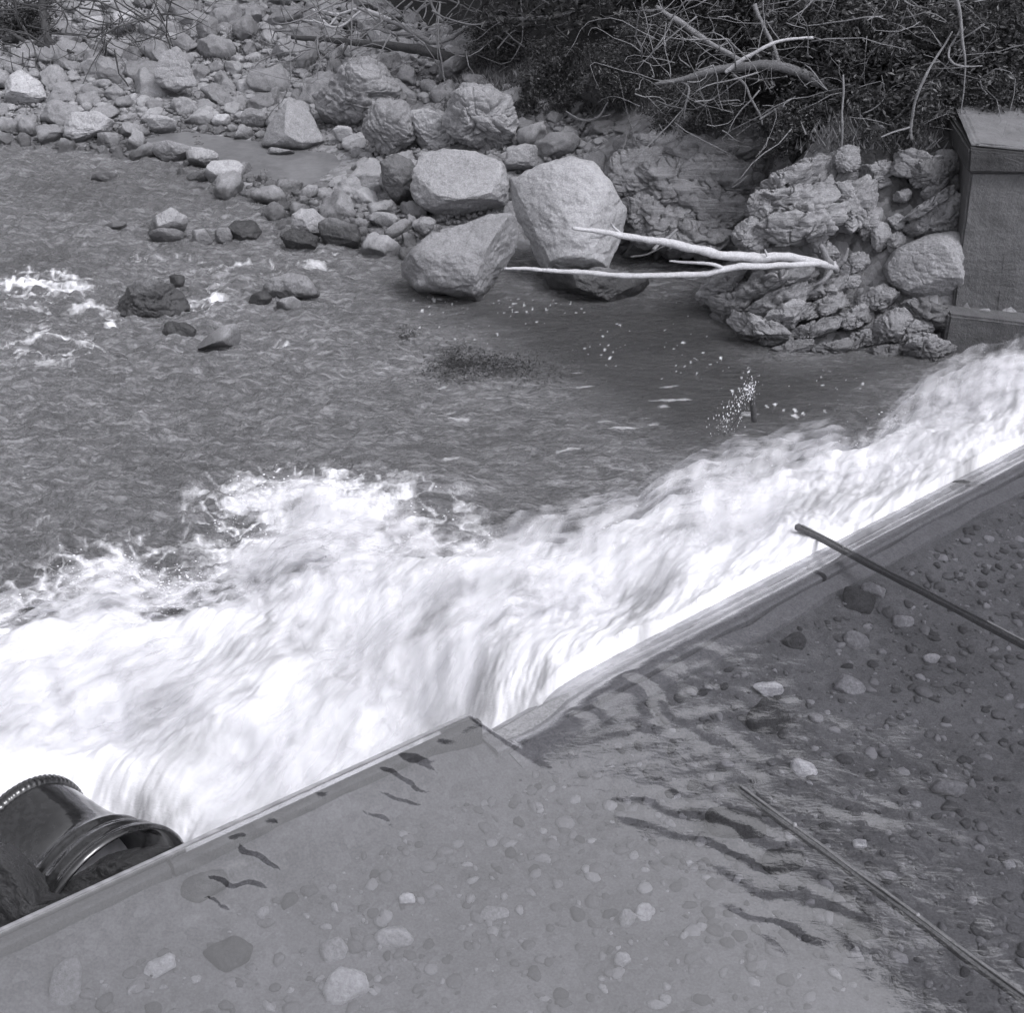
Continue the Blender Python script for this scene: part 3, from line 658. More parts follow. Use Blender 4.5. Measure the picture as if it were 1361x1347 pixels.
def outline_rock(pts, label, z=None, Y=None, thick=.8, seed=1, sub=6, mat=None, name="boulder", cat="boulder", parent=None, rough=.09, strata=0.0, cuts=6, crack=.02, sdir=(.25, -.3, 1), group=None, front=(.55, .9), facets=(), block=.8, hard=.8):
    """a boulder whose outline seen from the bank is pts; thick = depth / width"""
    pts = np.array(pts, float); c = (pts.min(0) + pts.max(0)) / 2
    if Y is None:
        vm = pts[:, 1].max(); Yb = P(c[0], vm, z if z is not None else 0)[1]
        wm = (pts[:, 0].max() - pts[:, 0].min()) / FPX * (Yb * 1.08); Y = Yb + .28 * wm * thick
    ctr = Q(c[0], c[1], Y); dist = (ctr - CP) @ FWD; k = dist / FPX
    a = np.arctan2(-(pts[:, 1] - c[1]), pts[:, 0] - c[0]); r = np.hypot(pts[:, 0] - c[0], pts[:, 1] - c[1]) * k
    o_ = np.argsort(a); a, r = a[o_], r[o_]; 
    aa = np.linspace(-math.pi, math.pi, 361)
    # polygon radius (straight between corners) for angular outlines
    px = np.concatenate([r * np.cos(a), [r[0] * np.cos(a[0])]]); py = np.concatenate([r * np.sin(a), [r[0] * np.sin(a[0])]])
    rad = np.zeros(361)
    for i, th in enumerate(aa):
        dx, dy = math.cos(th), math.sin(th); best = 0
        for j in range(len(px) - 1):
            ex, ey = px[j + 1] - px[j], py[j + 1] - py[j]; den = dx * ey - dy * ex
            if abs(den) < 1e-12: continue
            tt_ = (px[j] * ey - py[j] * ex) / den; uu = (px[j] * dy - py[j] * dx) / den
            if tt_ > 0 and -1e-6 <= uu <= 1 + 1e-6: best = max(best, tt_)
        rad[i] = best or r.mean()
    kern = np.exp(-np.linspace(-2, 2, 13) ** 2); kern /= kern.sum()
    rad = np.convolve(np.concatenate([rad[-8:-1], rad, rad[1:8]]), kern, 'same')[7:-7][:361]
    V, F = ico(sub); rs = np.random.RandomState(seed); V = V.copy()
    ph0 = np.arctan2(V[:, 1], V[:, 0]); rh = np.hypot(V[:, 0], V[:, 1]) ** block; V = np.stack([np.cos(ph0) * rh, np.sin(ph0) * rh, np.sign(V[:, 2]) * np.abs(V[:, 2]) ** block], 1)
    rho = np.hypot(V[:, 0], V[:, 1]); mx = 1.0; ph = np.arctan2(V[:, 1], V[:, 0]); R = np.interp(ph, aa, rad)
    w = (pts[:, 0].max() - pts[:, 0].min()) * k / 2; dz = V[:, 2] * w * thick
    L = np.stack([np.cos(ph) * rho / mx * R, np.sin(ph) * rho / mx * R, dz], 1)   # right, up, toward camera
    W3 = L[:, :1] * RIGHT + L[:, 1:2] * UP - L[:, 2:3] * FWD
    sc = w
    W3 = W3 / sc
    # broad faces on the near side
    for f in range(cuts):
        n = rs.normal(size=3); n[1] = -abs(n[1]) - .6; n /= np.linalg.norm(n); hi_ = (W3 @ n).max(); d = hi_ * rs.uniform(*front); e = np.maximum(W3 @ n - d, 0)
        W3 = W3 - n * (e * hard)[:, None]
    for (n, d) in facets:
        n = np.array(n, float); n /= np.linalg.norm(n); hi_ = (W3 @ n).max(); e = np.maximum(W3 @ n - d * hi_, 0); W3 = W3 - n * (e * .86)[:, None]
    nrm = W3 / (np.linalg.norm(W3, axis=1)[:, None] + 1e-9)
    q = W3 * 1.0 + seed * 1.7
    disp = fbm(q * 1.6, 4, 3, .55) * rough + fbm(q * 6, 5, 13, .65) * rough * .35 + np.maximum(0, fbm(q * np.array([2.2, 2.2, 4.5]), 3, 53, .5)) * rough * -.9 - (ridged(q * 1.1, 2, 23) ** 7) * crack - (ridged(q * 3.1, 1, 27) ** 9) * crack * .4
    if strata:
        sdv = np.array(sdir, float); sdv /= np.linalg.norm(sdv); h = (W3 @ sdv) * sc * 7 + fbm(q * .8, 4, 33) * 3.2; fr = h - np.floor(h)
        disp = disp + strata * ((np.minimum(fr * 1.15, 1) ** .5) - .65) * .09 / max(sc, .3) ** .5 + strata * noise3(np.stack([np.floor(h) * .73, q[:, 0] * 1.2, q[:, 1] * 1.2], 1), 8) * .07
    W3 = (W3 + nrm * disp[:, None]) * sc
    o = finish_rock(name, W3, F, tuple(ctr), mat or M_ROCK, parent)
    if label and parent is None: tag(o, label, cat, group)
    ROCKS.append((ctr[0], ctr[1], w * .95)); return o
def oval(u, v, w, h, ang=0, seed=0, n=10):
    rs = np.random.RandomState(seed + 1000); a = math.radians(ang); out = []
    for k in range(n):
        th = 2 * math.pi * k / n + rs.uniform(-.15, .15); c_, s_ = math.cos(th), math.sin(th); e = rs.uniform(.88, 1.12)
        X_ = w / 2 * np.sign(c_) * abs(c_) ** .75 * e; Y_ = h / 2 * np.sign(s_) * abs(s_) ** .75 * e
        out.append((u + X_ * math.cos(a) - Y_ * math.sin(a), v - (X_ * math.sin(a) + Y_ * math.cos(a))))
    return out
def z5(L): return [(460 + a / 2.722, 200 + b / 2.722) for a, b in L]
def z2(L): return [(400 + a / 2.722, b / 2.722) for a, b in L]
def z6(L): return [(900 + a / 2.952, 150 + b / 2.952) for a, b in L]

outline_rock(z5([(575, 130), (600, 92), (680, 62), (820, 25), (900, 50), (965, 130), (1012, 215), (1005, 310), (950, 440), (860, 470), (760, 470), (700, 420), (640, 275), (592, 235)]),
             "largest pale boulder, standing upright at the water's edge behind the driftwood", z=.05, thick=.72, seed=3, sub=7, mat=M_ROCK_P, rough=.07, crack=.015, cuts=3,
             facets=(((-.15, -.75, .65), .8), ((-.9, -.4, -.1), .86), ((.6, -.6, .2), .88), ((0, -.7, -.6), .86)))
outline_rock(z5([(185, 440), (230, 370), (300, 310), (430, 265), (520, 240), (600, 222), (645, 290), (655, 385), (600, 440), (545, 500), (500, 545), (400, 530), (260, 515)]),
             "broad sloping pale boulder at the water's edge, left of the largest upright one", z=0.0, thick=.6, seed=11, sub=7, mat=M_ROCK, rough=.09, crack=.015, cuts=2, facets=(((.9, -.5, -.1), .9), ((-.1, -.5, .85), .78)))
outline_rock(z5([(690, 425), (860, 440), (1000, 430), (1130, 470), (1110, 500), (960, 560), (880, 530), (800, 500), (720, 490)]),
             "low dark wet boulder under the largest pale boulder, touching the water", z=-.02, thick=.5, seed=13, sub=6, mat=M_ROCK_D, rough=.12)
outline_rock(z2([(400, 620), (440, 560), (520, 548), (650, 560), (740, 600), (750, 680), (738, 740), (660, 770), (590, 802), (500, 780), (430, 745), (395, 690)]),
             "large rounded grey boulder with a black gap beneath it, left of the largest pale one", z=.2, thick=.75, seed=21, sub=7, mat=M_ROCK, rough=.10, crack=.02, cuts=4, facets=(((0, -.6, .8), .8), ((.1, -.6, -.8), .72)))
outline_rock(z2([(285, 590), (340, 560), (400, 580), (430, 640), (440, 720), (400, 755), (340, 740), (300, 680)]),
             "dark rough mossy boulder joined to the left side of the large rounded one", z=.15, thick=.9, seed=23, mat=M_ROCK_D, rough=.16)
outline_rock(z2([(10, 380), (40, 330), (130, 290), (190, 225), (260, 215), (320, 260), (370, 320), (380, 360), (300, 400), (240, 450), (150, 470), (70, 460)]),
             "broad mossy grey boulder on the bar with a peaked top, upper middle", z=.35, thick=.8, seed=31, sub=7, mat=M_ROCK, rough=.14, crack=.1, strata=.5)
outline_rock(z2([(230, 420), (260, 370), (330, 358), (390, 380), (420, 430), (410, 500), (330, 570), (260, 550), (225, 480)]),
             "jagged slanted boulder with layered faces, just right of the peaked mossy one", z=.3, thick=.8, seed=33, mat=M_ROCK, rough=.16, strata=.8, sdir=(.7, -.2, .6))
outline_rock(z2([(390, 410), (440, 395), (500, 420), (560, 470), (600, 530), (520, 560), (430, 555), (410, 490)]),
             "pale jagged boulder filling the gap above the large rounded one", z=.35, thick=.9, seed=35, mat=M_ROCK_P, rough=.15, strata=.5)
outline_rock(z2([(500, 440), (520, 370), (590, 310), (690, 320), (760, 370), (790, 440), (770, 520), (740, 570), (650, 540), (560, 500)]),
             "fractured boulder with a dark hollow in its face, above the large rounded one", z=.5, thick=.8, seed=37, sub=7, mat=M_ROCK, rough=.13, crack=.2, strata=.6, facets=(((.1, -.8, -.5), .6),))
outline_rock([(345, 192), (358, 165), (385, 134), (412, 148), (432, 188), (404, 200), (370, 200)], "pale pyramid boulder with sharp ridge beside the still silt pool", z=.05, thick=.8, seed=41, mat=M_ROCK, rough=.05, cuts=0,
             facets=(((-.75, -.6, .5), .62), ((.5, -.7, .5), .62)))
outline_rock(oval(399, 150, 34, 36, 0, 42), "small pale boulder leaning behind the pyramid boulder", z=.3, seed=43, sub=5, mat=M_ROCK)
outline_rock(oval(455, 178, 30, 22, 0, 44), "small round whitish boulder below the peaked mossy boulder", z=.2, seed=45, sub=5, mat=M_ROCK_P)
outline_rock(oval(694, 211, 48, 38, 10, 46), "squat grey boulder between the large rounded one and the largest pale one", z=.5, seed=47, sub=6, mat=M_ROCK)
outline_rock(oval(808, 208, 30, 26, 0, 48), "grey block tucked in behind the largest pale boulder's right shoulder", z=.6, seed=49, sub=5, mat=M_ROCK)
outline_rock([(765, 120), (780, 100), (815, 88), (835, 95), (828, 130), (790, 140)], "rounded dim boulder under the trees at the top middle", z=1.3, seed=51, mat=M_ROCK_D, rough=.06)
outline_rock([(583, 90), (600, 78), (622, 70), (618, 88), (595, 105), (575, 102)], "flat tilted boulder below the big bleached root", z=.9, seed=53, sub=5, mat=M_ROCK)
# stones standing in the river
outline_rock([(153, 405), (165, 385), (200, 372), (228, 378), (246, 396), (250, 410), (230, 424), (185, 426), (156, 418)], "large rough dark boulder standing in the rapids at the left", z=-.05, thick=.8, seed=61, mat=M_ROCK_D, rough=.15, strata=.6)
outline_rock(oval(235, 374, 22, 18, 0, 62), "small dark stone capping the back of the rapids boulder", z=.12, seed=63, sub=5, mat=M_ROCK_D)
outline_rock([(345, 395), (352, 375), (385, 362), (410, 367), (426, 392), (418, 402), (360, 405)], "rounded two-toned boulder in the river, right of the rapids boulder", z=-.03, thick=.8, seed=65, mat=M_ROCK, rough=.1)
outline_rock(oval(346, 400, 32, 22, 20, 66), "dark wet stone against the left side of the two-toned river boulder", z=-.04, seed=67, sub=5, mat=M_ROCK_D)
outline_rock(oval(384, 407, 36, 24, 10, 68), "grey stone in front of the two-toned river boulder", z=-.04, seed=69, sub=5, mat=M_ROCK)
outline_rock([(262, 468), (270, 452), (292, 434), (314, 430), (322, 450), (318, 460), (275, 462)], "sharp wedge shaped grey block with a dark lower edge, in the river", z=-.05, thick=.7, seed=71, mat=M_ROCK, rough=.02, crack=0, cuts=0,
             facets=(((-.35, -.35, .85), .45), ((.9, -.5, .1), .6)))
outline_rock(oval(238, 441, 44, 28, 0, 72), "low wet stone in the water left of the wedge shaped block", z=-.06, seed=73, sub=5, mat=M_ROCK_D, rough=.14)
outline_rock([(190, 312), (205, 290), (230, 277), (250, 288), (246, 305), (215, 318)], "pale low pyramid stone alone in the upper river", z=-.03, seed=75, sub=6, mat=M_ROCK, facets=(((0, -.8, .6), .6),))
outline_rock(oval(222, 314, 46, 20, 0, 76), "flat pale stone in front of the low pyramid stone in the upper river", z=-.05, seed=77, sub=5, mat=M_ROCK)
outline_rock([(252, 324), (258, 306), (272, 304), (284, 322), (270, 326)], "small pale pointed stone in the river between two rounded ones", z=-.03, seed=79, sub=5, mat=M_ROCK_P)
outline_rock(oval(297, 313, 24, 24, 0, 80), "small upright stone left of the dark rounded river stone", z=-.03, seed=81, sub=5, mat=M_ROCK)
outline_rock(oval(325, 307, 46, 30, 0, 82), "dark rounded river stone in line with the pale pointed one", z=-.03, seed=83, sub=6, mat=M_ROCK_D)
outline_rock(oval(140, 236, 40, 12, 5, 84), "flat low stone alone in the smooth water at far left", z=-.02, seed=85, sub=5, mat=M_ROCK)
outline_rock(oval(150, 301, 34, 10, 8, 86), "thin flat stone barely above the water left of the low pyramid stone", z=-.02, seed=87, sub=5, mat=M_ROCK)
outline_rock(oval(450, 313, 62, 42, -8, 88), "large dark wet boulder at the edge of the bar", z=-.02, seed=89, sub=6, mat=M_ROCK_D)
outline_rock(oval(400, 322, 52, 30, -10, 90), "dark wet block in the water, left of the large dark boulder at the bar's edge", z=-.02, seed=91, sub=6, mat=M_ROCK_D)
outline_rock(oval(410, 297, 50, 36, 0, 92), "smooth pale boulder above the dark wet block at the bar's edge", z=.05, seed=93, sub=6, mat=M_ROCK_P)
outline_rock(oval(298, 228, 50, 34, 10, 94), "square pale boulder at the end of the stone row by the silt pool", z=.0, seed=95, sub=6, mat=M_ROCK_P, facets=(((0, -.5, .8), .6),))
outline_rock(oval(270, 210, 44, 28, -10, 96), "pale rounded boulder next to the square one in the stone row", z=.02, seed=97, sub=6, mat=M_ROCK)
outline_rock(oval(232, 203, 54, 28, -8, 98), "long pale boulder in the stone row between river and silt pool", z=.0, seed=99, sub=6, mat=M_ROCK)
outline_rock(oval(145, 187, 36, 22, -5, 100), "rounded pale boulder at the water's edge, far left shore", z=.0, seed=101, sub=6, mat=M_ROCK)
outline_rock([(80, 180), (92, 155), (130, 148), (152, 160), (140, 178), (100, 190)], "broad light boulder with a dark hollow on the far left shore", z=.05, seed=103, sub=6, mat=M_ROCK_P, rough=.13)
outline_rock([(5, 140), (6, 105), (30, 92), (55, 110), (60, 128), (30, 145)], "big pale boulder at the very left edge of the photo", z=.15, seed=105, sub=6, mat=M_ROCK_P, rough=.13)
outline_rock(oval(215, 165, 38, 24, -15, 106), "rounded boulder left of the silt pool's far end", z=.1, seed=107, sub=6, mat=M_ROCK)
outline_rock(oval(338, 158, 34, 26, -10, 108), "smooth dark bellied boulder left of the pyramid boulder", z=.12, seed=109, sub=6, mat=M_ROCK)
outline_rock(oval(294, 160, 26, 18, 0, 110), "small smooth pale cobble at the far edge of the silt pool", z=.1, seed=111, sub=5, mat=M_ROCK_P)
outline_rock([(205, 110), (215, 75), (238, 62), (255, 92), (262, 112), (230, 120)], "pointed mossy boulder in the middle of the stony bar", z=.45, seed=113, sub=6, mat=M_ROCK, rough=.14)
outline_rock(oval(163, 28, 44, 26, 10, 114), "pale blocky boulder near the top left", z=.8, seed=115, sub=6, mat=M_ROCK_P)
outline_rock(oval(124, 31, 34, 18, 10, 116), "long pale stone left of the blocky boulder at the top left", z=.75, seed=117, sub=5, mat=M_ROCK_P)
outline_rock(oval(275, 36, 32, 32, 0, 118), "tall pale boulder near the top left of the bar", z=.75, seed=119, sub=6, mat=M_ROCK)
outline_rock([(354, 206), (356, 196), (395, 203), (372, 207)], "bright flat wedge of stone lying in the silt pool", z=.06, seed=121, sub=5, mat=M_ROCK_P, rough=.03)
outline_rock(oval(740, 382, 24, 14, 0, 122), "small wet stone at the waterline under the low dark boulder", z=-.03, seed=123, sub=5, mat=M_ROCK_D)
outline_rock(oval(565, 300, 30, 20, 30, 124), "angular stone leaning on the broad sloping boulder's upper end", z=.2, seed=125, sub=5, mat=M_ROCK)
outline_rock(oval(510, 292, 40, 22, -5, 126), "smooth cobble with a dark underside in front of the black gap", z=.1, seed=127, sub=5, mat=M_ROCK)
outline_rock(oval(842, 290, 26, 18, 15, 128), "small oval stone against the right flank of the largest boulder", z=.3, seed=129, sub=5, mat=M_ROCK)

# outcrop with the overhang (left of the cleft)
def outcrop(name, label, base_uvY, slabs, mat=M_STRATA, masses=()):
    e = empty(name, tuple(Q(*base_uvY))); tag(e, label, "rock outcrop", "rock outcrops on the right bank"); dY = 1.7 if base_uvY[0] < 950 else 0
    for i, (pl, Yd, th_) in enumerate(masses):
        outline_rock(pl, None, Y=Yd + dY, thick=th_, seed=700 + i * 7 + int(pl[0][0]), sub=7, mat=mat, name="rock_mass", parent=e, block=.5, hard=.97, rough=.16, strata=1.0, crack=.5, cuts=12, front=(.6, .9), sdir=(-.35, -.25, .9))
    for i, a in enumerate(slabs):
        u, v, w, h, ang, Yd = a[:6]
        if w * h < 900 and i % 2: continue
        w *= 1.35; h *= 1.3; Yd -= .05; mt = a[6] if len(a) > 6 else mat
        outline_rock(oval(u, v, w, h, ang, i * 7 + int(u)), None, Y=Yd + dY, thick=.5, block=.55, hard=.97, seed=int(u * 3 + v), sub=6 if w > 34 else 5, mat=mt, name="rock_slab", parent=e, rough=.12, strata=.7, crack=.3, cuts=8,
                     sdir=(-.35, -.25, .9))
    return e
outcrop("rock_outcrop", "layered rock outcrop left of the dark cleft, behind the driftwood", (910, 330, 17.5), [
    (925, 178, 140, 34, 10, 18.6), (985, 190, 60, 44, -20, 18.3), (872, 205, 84, 48, 15, 18.2), (948, 208, 130, 40, 5, 18.0), (848, 240, 58, 66, 10, 17.9), (900, 245, 96, 52, -5, 17.7), (960, 245, 100, 56, -18, 17.6),
    (940, 285, 130, 52, -22, 17.5), (885, 290, 84, 56, 10, 17.4), (975, 300, 50, 60, -20, 17.5), (925, 322, 90, 38, -8, 17.2), (850, 285, 50, 40, 0, 17.4), (990, 235, 40, 70, 0, 17.9)],
    masses=[([(818, 335), (822, 250), (850, 185), (905, 166), (985, 158), (1012, 195), (1004, 262), (992, 335), (930, 345)], 18.1, .35), ([(835, 340), (850, 280), (960, 262), (1000, 300), (985, 345)], 17.5, .4)])
def z6s(X_, Y_, W_, H_, a, Yd, *r): return (900 + X_ / 2.952, 150 + Y_ / 2.952, W_ / 2.952, H_ / 2.952, a, Yd) + tuple(r)
outcrop("rock_outcrop", "big stepped outcrop right of the cleft, with a dark hollow where the driftwood starts", (1100, 480, 16.2), [
    z6s(430, 275, 210, 80, 22, 17.2), z6s(540, 215, 170, 60, 15, 17.5), z6s(440, 360, 290, 92, 12, 16.95), z6s(340, 365, 100, 110, 10, 16.9), z6s(500, 440, 320, 100, 14, 16.85), z6s(290, 490, 110, 120, 30, 16.8),
    z6s(670, 185, 80, 100, 0, 17.4), z6s(600, 250, 90, 60, 10, 17.3), z6s(700, 360, 190, 130, 45, 17.1), z6s(790, 250, 150, 90, 0, 17.5), z6s(640, 330, 110, 90, 30, 17.05), z6s(760, 440, 120, 80, 60, 17.0), z6s(800, 490, 60, 100, 0, 16.9),
    z6s(690, 530, 76, 76, 10, 16.75), z6s(700, 590, 100, 60, 25, 16.7), z6s(755, 610, 90, 66, 45, 16.75), z6s(672, 660, 84, 44, 0, 16.65), z6s(660, 705, 76, 40, 5, 16.6), z6s(580, 540, 100, 50, -40, 16.8),
    z6s(190, 690, 190, 100, 35, 17.3), z6s(250, 760, 250, 110, 8, 16.95), z6s(400, 670, 260, 70, 14, 16.75), z6s(420, 740, 220, 80, 22, 16.5), z6s(430, 800, 150, 80, 25, 16.3), z6s(560, 700, 190, 60, 12, 16.65), z6s(330, 855, 220, 80, -22, 16.25),
    z6s(560, 770, 210, 60, 22, 16.45), z6s(520, 860, 210, 52, 18, 16.2), z6s(450, 930, 150, 50, 16, 16.05), z6s(545, 985, 80, 48, 5, 15.95), z6s(600, 930, 150, 50, 20, 16.05), z6s(630, 840, 130, 60, 25, 16.3), z6s(700, 800, 150, 60, 20, 16.4), z6s(660, 890, 110, 50, 25, 16.15),
    z6s(730, 890, 110, 60, 20, 16.2), z6s(700, 960, 130, 50, 10, 16.0), z6s(760, 1000, 140, 46, 5, 15.9), z6s(790, 740, 130, 90, 20, 16.5), z6s(850, 860, 130, 120, 30, 16.15), z6s(850, 800, 170, 42, 25, 16.3), z6s(830, 945, 130, 50, 5, 16.0), z6s(930, 840, 110, 100, 0, 16.2),
    z6s(920, 900, 100, 70, 30, 16.05), z6s(1000, 930, 170, 90, -8, 15.9), z6s(980, 800, 190, 90, -10, 16.3, M_ROCK_D), z6s(870, 990, 120, 50, 0, 15.85), z6s(620, 1000, 110, 40, 0, 15.9)],
    masses=[(z6([(300, 350), (330, 280), (450, 215), (590, 175), (720, 220), (850, 260), (840, 470), (700, 490), (560, 480), (420, 510), (310, 440)]), 17.35, .4), (z6([(120, 700), (190, 640), (420, 600), (620, 670), (720, 760), (740, 900), (620, 985), (500, 1000), (330, 900), (200, 820)]), 16.95, .5),
        (z6([(620, 760), (760, 690), (900, 780), (1050, 800), (1060, 930), (900, 1000), (700, 1030), (600, 950)]), 16.45, .35), (z6([(780, 520), (820, 470), (850, 720), (800, 760), (770, 650)]), 16.95, .5)])
outcrop("rock_outcrop", "broken slabs and rubble climbing the bank beside the concrete wall", (1220, 300, 17.0), [
    z6s(975, 215, 180, 90, -8, 17.3), z6s(990, 250, 120, 90, 0, 17.15, M_ROCK_D), z6s(900, 180, 80, 60, 10, 17.5), z6s(1020, 150, 90, 60, 0, 17.6), z6s(880, 330, 66, 42, 20, 17.2), z6s(930, 360, 80, 44, 30, 17.1), z6s(1010, 300, 110, 40, 30, 17.1),
    z6s(900, 400, 120, 52, 38, 17.0), z6s(1000, 355, 230, 34, 34, 17.0), z6s(910, 465, 120, 50, 25, 16.9), z6s(860, 510, 60, 60, 20, 16.85), z6s(1050, 410, 170, 110, 42, 16.95), z6s(960, 440, 120, 60, 25, 16.95), z6s(1060, 230, 80, 150, 0, 17.4), z6s(1100, 300, 60, 100, 0, 17.3),
    z6s(850, 260, 70, 50, 0, 17.4), z6s(860, 430, 60, 50, 10, 17.0)],
    masses=[(z6([(830, 250), (900, 160), (1040, 130), (1110, 200), (1110, 330), (1000, 420), (860, 520), (840, 380)]), 17.45, .35)])
outline_rock(z6([(815, 600), (855, 535), (960, 490), (1080, 465), (1145, 495), (1140, 600), (1110, 700), (1060, 735), (960, 745), (890, 710), (830, 660)]), "large rounded pale boulder wedged against the concrete wall", Y=16.6, thick=.8, seed=141, sub=7, mat=M_ROCK, rough=.07, crack=.05, cuts=3)

# ------------------------------------------------------------------ scattered cobbles of the bar
rs = np.random.RandomState(77)
BAR = [(-60, 100), (-60, 190), (60, 205), (200, 214), (285, 262), (330, 290), (400, 325), (480, 345), (545, 345), (560, 320), (600, 300), (700, 290), (830, 330), (860, 300), (830, 220), (850, 190), (760, 140), (640, 110), (620, 70), (560, 30), (480, -10), (250, -20), (100, -20), (-60, -20)]
SILT = np.array([(195, 188), (250, 178), (345, 190), (440, 198), (480, 215), (465, 235), (400, 245), (340, 232), (250, 205)], float)
SILT2 = np.array([(20, 150), (60, 130), (80, 150), (70, 165), (20, 160)], float)
bar = np.array(BAR, float); placed = np.array([[a, b, c] for a, b, c in ROCKS]); stones = []
def try_fill(n, rlo, rhi, ovl, pw=1.0):
    global placed
    us_ = rs.uniform(-60, 870, n); ur = rs.rand(n)
    # even in world area: pick Y by density
    Ys = 16.5 + (38 - 16.5) * rs.rand(n) ** .9; xs_ = (us_ - PW / 2) / FPX * (Ys * cp + CAM_Z * sp) 
    g = ground(xs_, Ys)
    uv = np.array([proj((a, b, c)) for a, b, c in zip(xs_, Ys, g)])
    ok = (poly_sd(uv, bar) < 0) & (poly_sd(uv, SILT) > 4) & (poly_sd(uv, SILT2) > 3) & (g > -.22)
    for a, b, c, o_ in zip(xs_, Ys, g, ok):
        if not o_: continue
        r = rlo + (rhi - rlo) * rs.rand() ** pw
        d = np.hypot(placed[:, 0] - a, placed[:, 1] - b)
        if (d > (placed[:, 2] + r) * ovl).all(): placed = np.vstack([placed, [a, b, r]]); stones.append((a, b, c, r))
try_fill(1300, .24, .40, .84); try_fill(5000, .14, .25, .8); try_fill(12000, .08, .15, .78); try_fill(16000, .045, .08, .75)
print("stones", len(stones))
variants = []
for k in range(22):
    r_ = np.random.RandomState(k); V, F = rock_verts(4 if k < 10 else (3 if k < 18 else 2), 500 + k * 3, (1, r_.uniform(.7, 1.0), r_.uniform(.5, .8)), cuts=12 if k % 3 else 5, cutd=(.5, .85), rough=.3)
    me = mesh_np("cobble", V, F); me.materials.append(M_ROCK_P if k % 5 == 0 else (M_COBBLE if k % 5 < 4 else M_ROCK)); variants.append((me, V, F))
def near_score(sn): return -sn[3] / (sn[1])
stones.sort(key=near_score); big, small = stones[:296], stones[296:]
bigobs = []
for i, (a, b, c, r) in enumerate(big):
    me = variants[rs.randint(0, 10)][0]; o = bpy.data.objects.new("cobble", me); C.objects.link(o)
    sc = r * 1.12; o.location = (a, b, c + r * .28); o.rotation_euler = (rs.uniform(-.4, .4), rs.uniform(-.4, .4), rs.uniform(0, 6.28)); o.scale = (sc, sc * rs.uniform(.75, 1.05), sc * rs.uniform(.75, 1.15))
    bigobs.append((o, a, b, r, me))
LM = [("the pyramid boulder", 388, 195), ("the rapids boulder", 200, 420), ("the peaked mossy boulder", 470, 165), ("the jagged slanted boulder", 510, 200), ("the large rounded grey boulder", 600, 290), ("the largest pale boulder", 745, 360), ("the broad sloping boulder", 570, 385),
      ("the square pale boulder by the silt pool", 298, 244), ("the long pale boulder by the silt pool", 232, 216), ("the pointed mossy boulder", 235, 115), ("the big boulder at the left edge", 30, 140), ("the hollowed boulder on the left shore", 115, 180), ("the bright wedge in the silt pool", 375, 205),
      ("the blocky boulder at top left", 163, 40), ("the tall pale boulder at top left", 275, 50), ("the dark wet boulder at the bar's edge", 450, 330), ("the fractured boulder", 650, 200), ("the rounded boulder under the trees", 800, 138), ("the fallen log", 480, 62), ("the winding root", 600, 60),
      ("the smooth pale boulder at the bar's edge", 410, 312), ("the still silt pool", 340, 215), ("the bare trunk at top left", 66, 66), ("the squat grey boulder", 694, 228), ("the small round whitish boulder", 455, 188), ("the flat tilted boulder", 600, 102)]
LM = [(n_, *(hit(u_, v_, 15.5)[:2] if hit(u_, v_, 15.5) is not None else (0, 30))) for n_, u_, v_ in LM]
slots = {}
for (o, a, b, r, me) in bigobs:
    ds = [math.hypot(a - lx, b - ly) for _, lx, ly in LM]; j = int(np.argmin(ds)); dx, dy = a - LM[j][1], b - LM[j][2]
    side = ("right of" if dx > 0 else "left of") if abs(dx) > abs(dy) else ("behind" if dy > 0 else "in front of")
    tone_ = "whitish" if me.materials[0] == M_ROCK_P else "grey"; size_ = "big" if r > .28 else ("middling" if r > .19 else "small")
    slots.setdefault((size_, tone_, side, j), []).append((ds[j], o))
ORD = ["nearest", "second nearest", "third nearest", "fourth nearest", "fifth nearest", "sixth nearest", "seventh nearest", "eighth nearest", "ninth nearest", "tenth nearest", "eleventh nearest", "twelfth nearest"]
for (size_, tone_, side, j), L_ in slots.items():
    L_.sort(key=lambda e_: e_[0])
    for k, (_, o) in enumerate(L_):
        w_ = (ORD[min(k, 11)] + " ") if len(L_) > 1 else ""
        tag(o, w_ + size_ + " " + tone_ + " stone " + side + " " + LM[j][0], "stone", "loose stones of the bar")
def join_stones(lst, vr, name, mat, label, cat, zl=.28, fl=1.0):
    VV, FF, b, TT = [], [], 0, []
    for (a, bb, c, r) in lst:
        _, V, F = variants[vr[rs.randint(len(vr))]]; th = rs.uniform(0, 6.28); ct, st_ = math.cos(th), math.sin(th); s1 = r * np.array([1.1, 1.1 * rs.uniform(.7, 1.1), rs.uniform(.7, 1.2) * fl])
        W = V * s1; W = np.stack([W[:, 0] * ct - W[:, 1] * st_, W[:, 0] * st_ + W[:, 1] * ct, W[:, 2]], 1) + [a, bb, c + r * zl]; VV.append(W); FF.append(F + b); b += len(W); TT.append(np.full(len(W), rs.rand()))
    o = obj(name, mesh_np(name, np.vstack(VV), np.vstack(FF), attrs={'tone': np.concatenate(TT)}), None, mat); tag(o, label, cat, kind='stuff'); return o
join_stones([e_ for e_ in small if e_[3] <= .1], [18, 19, 20, 21], "fine_shingle", M_COBBLE, "fine shingle packed between the stones of the bar", "shingle")
small = [e_ for e_ in small if e_[3] > .1]
gl = []
Ys = rs.uniform(16.5, 36, 26000); us_ = rs.uniform(-60, 870, 26000); xs_ = (us_ - PW / 2) / FPX * (Ys * cp + CAM_Z * sp); g_ = ground(xs_, Ys)
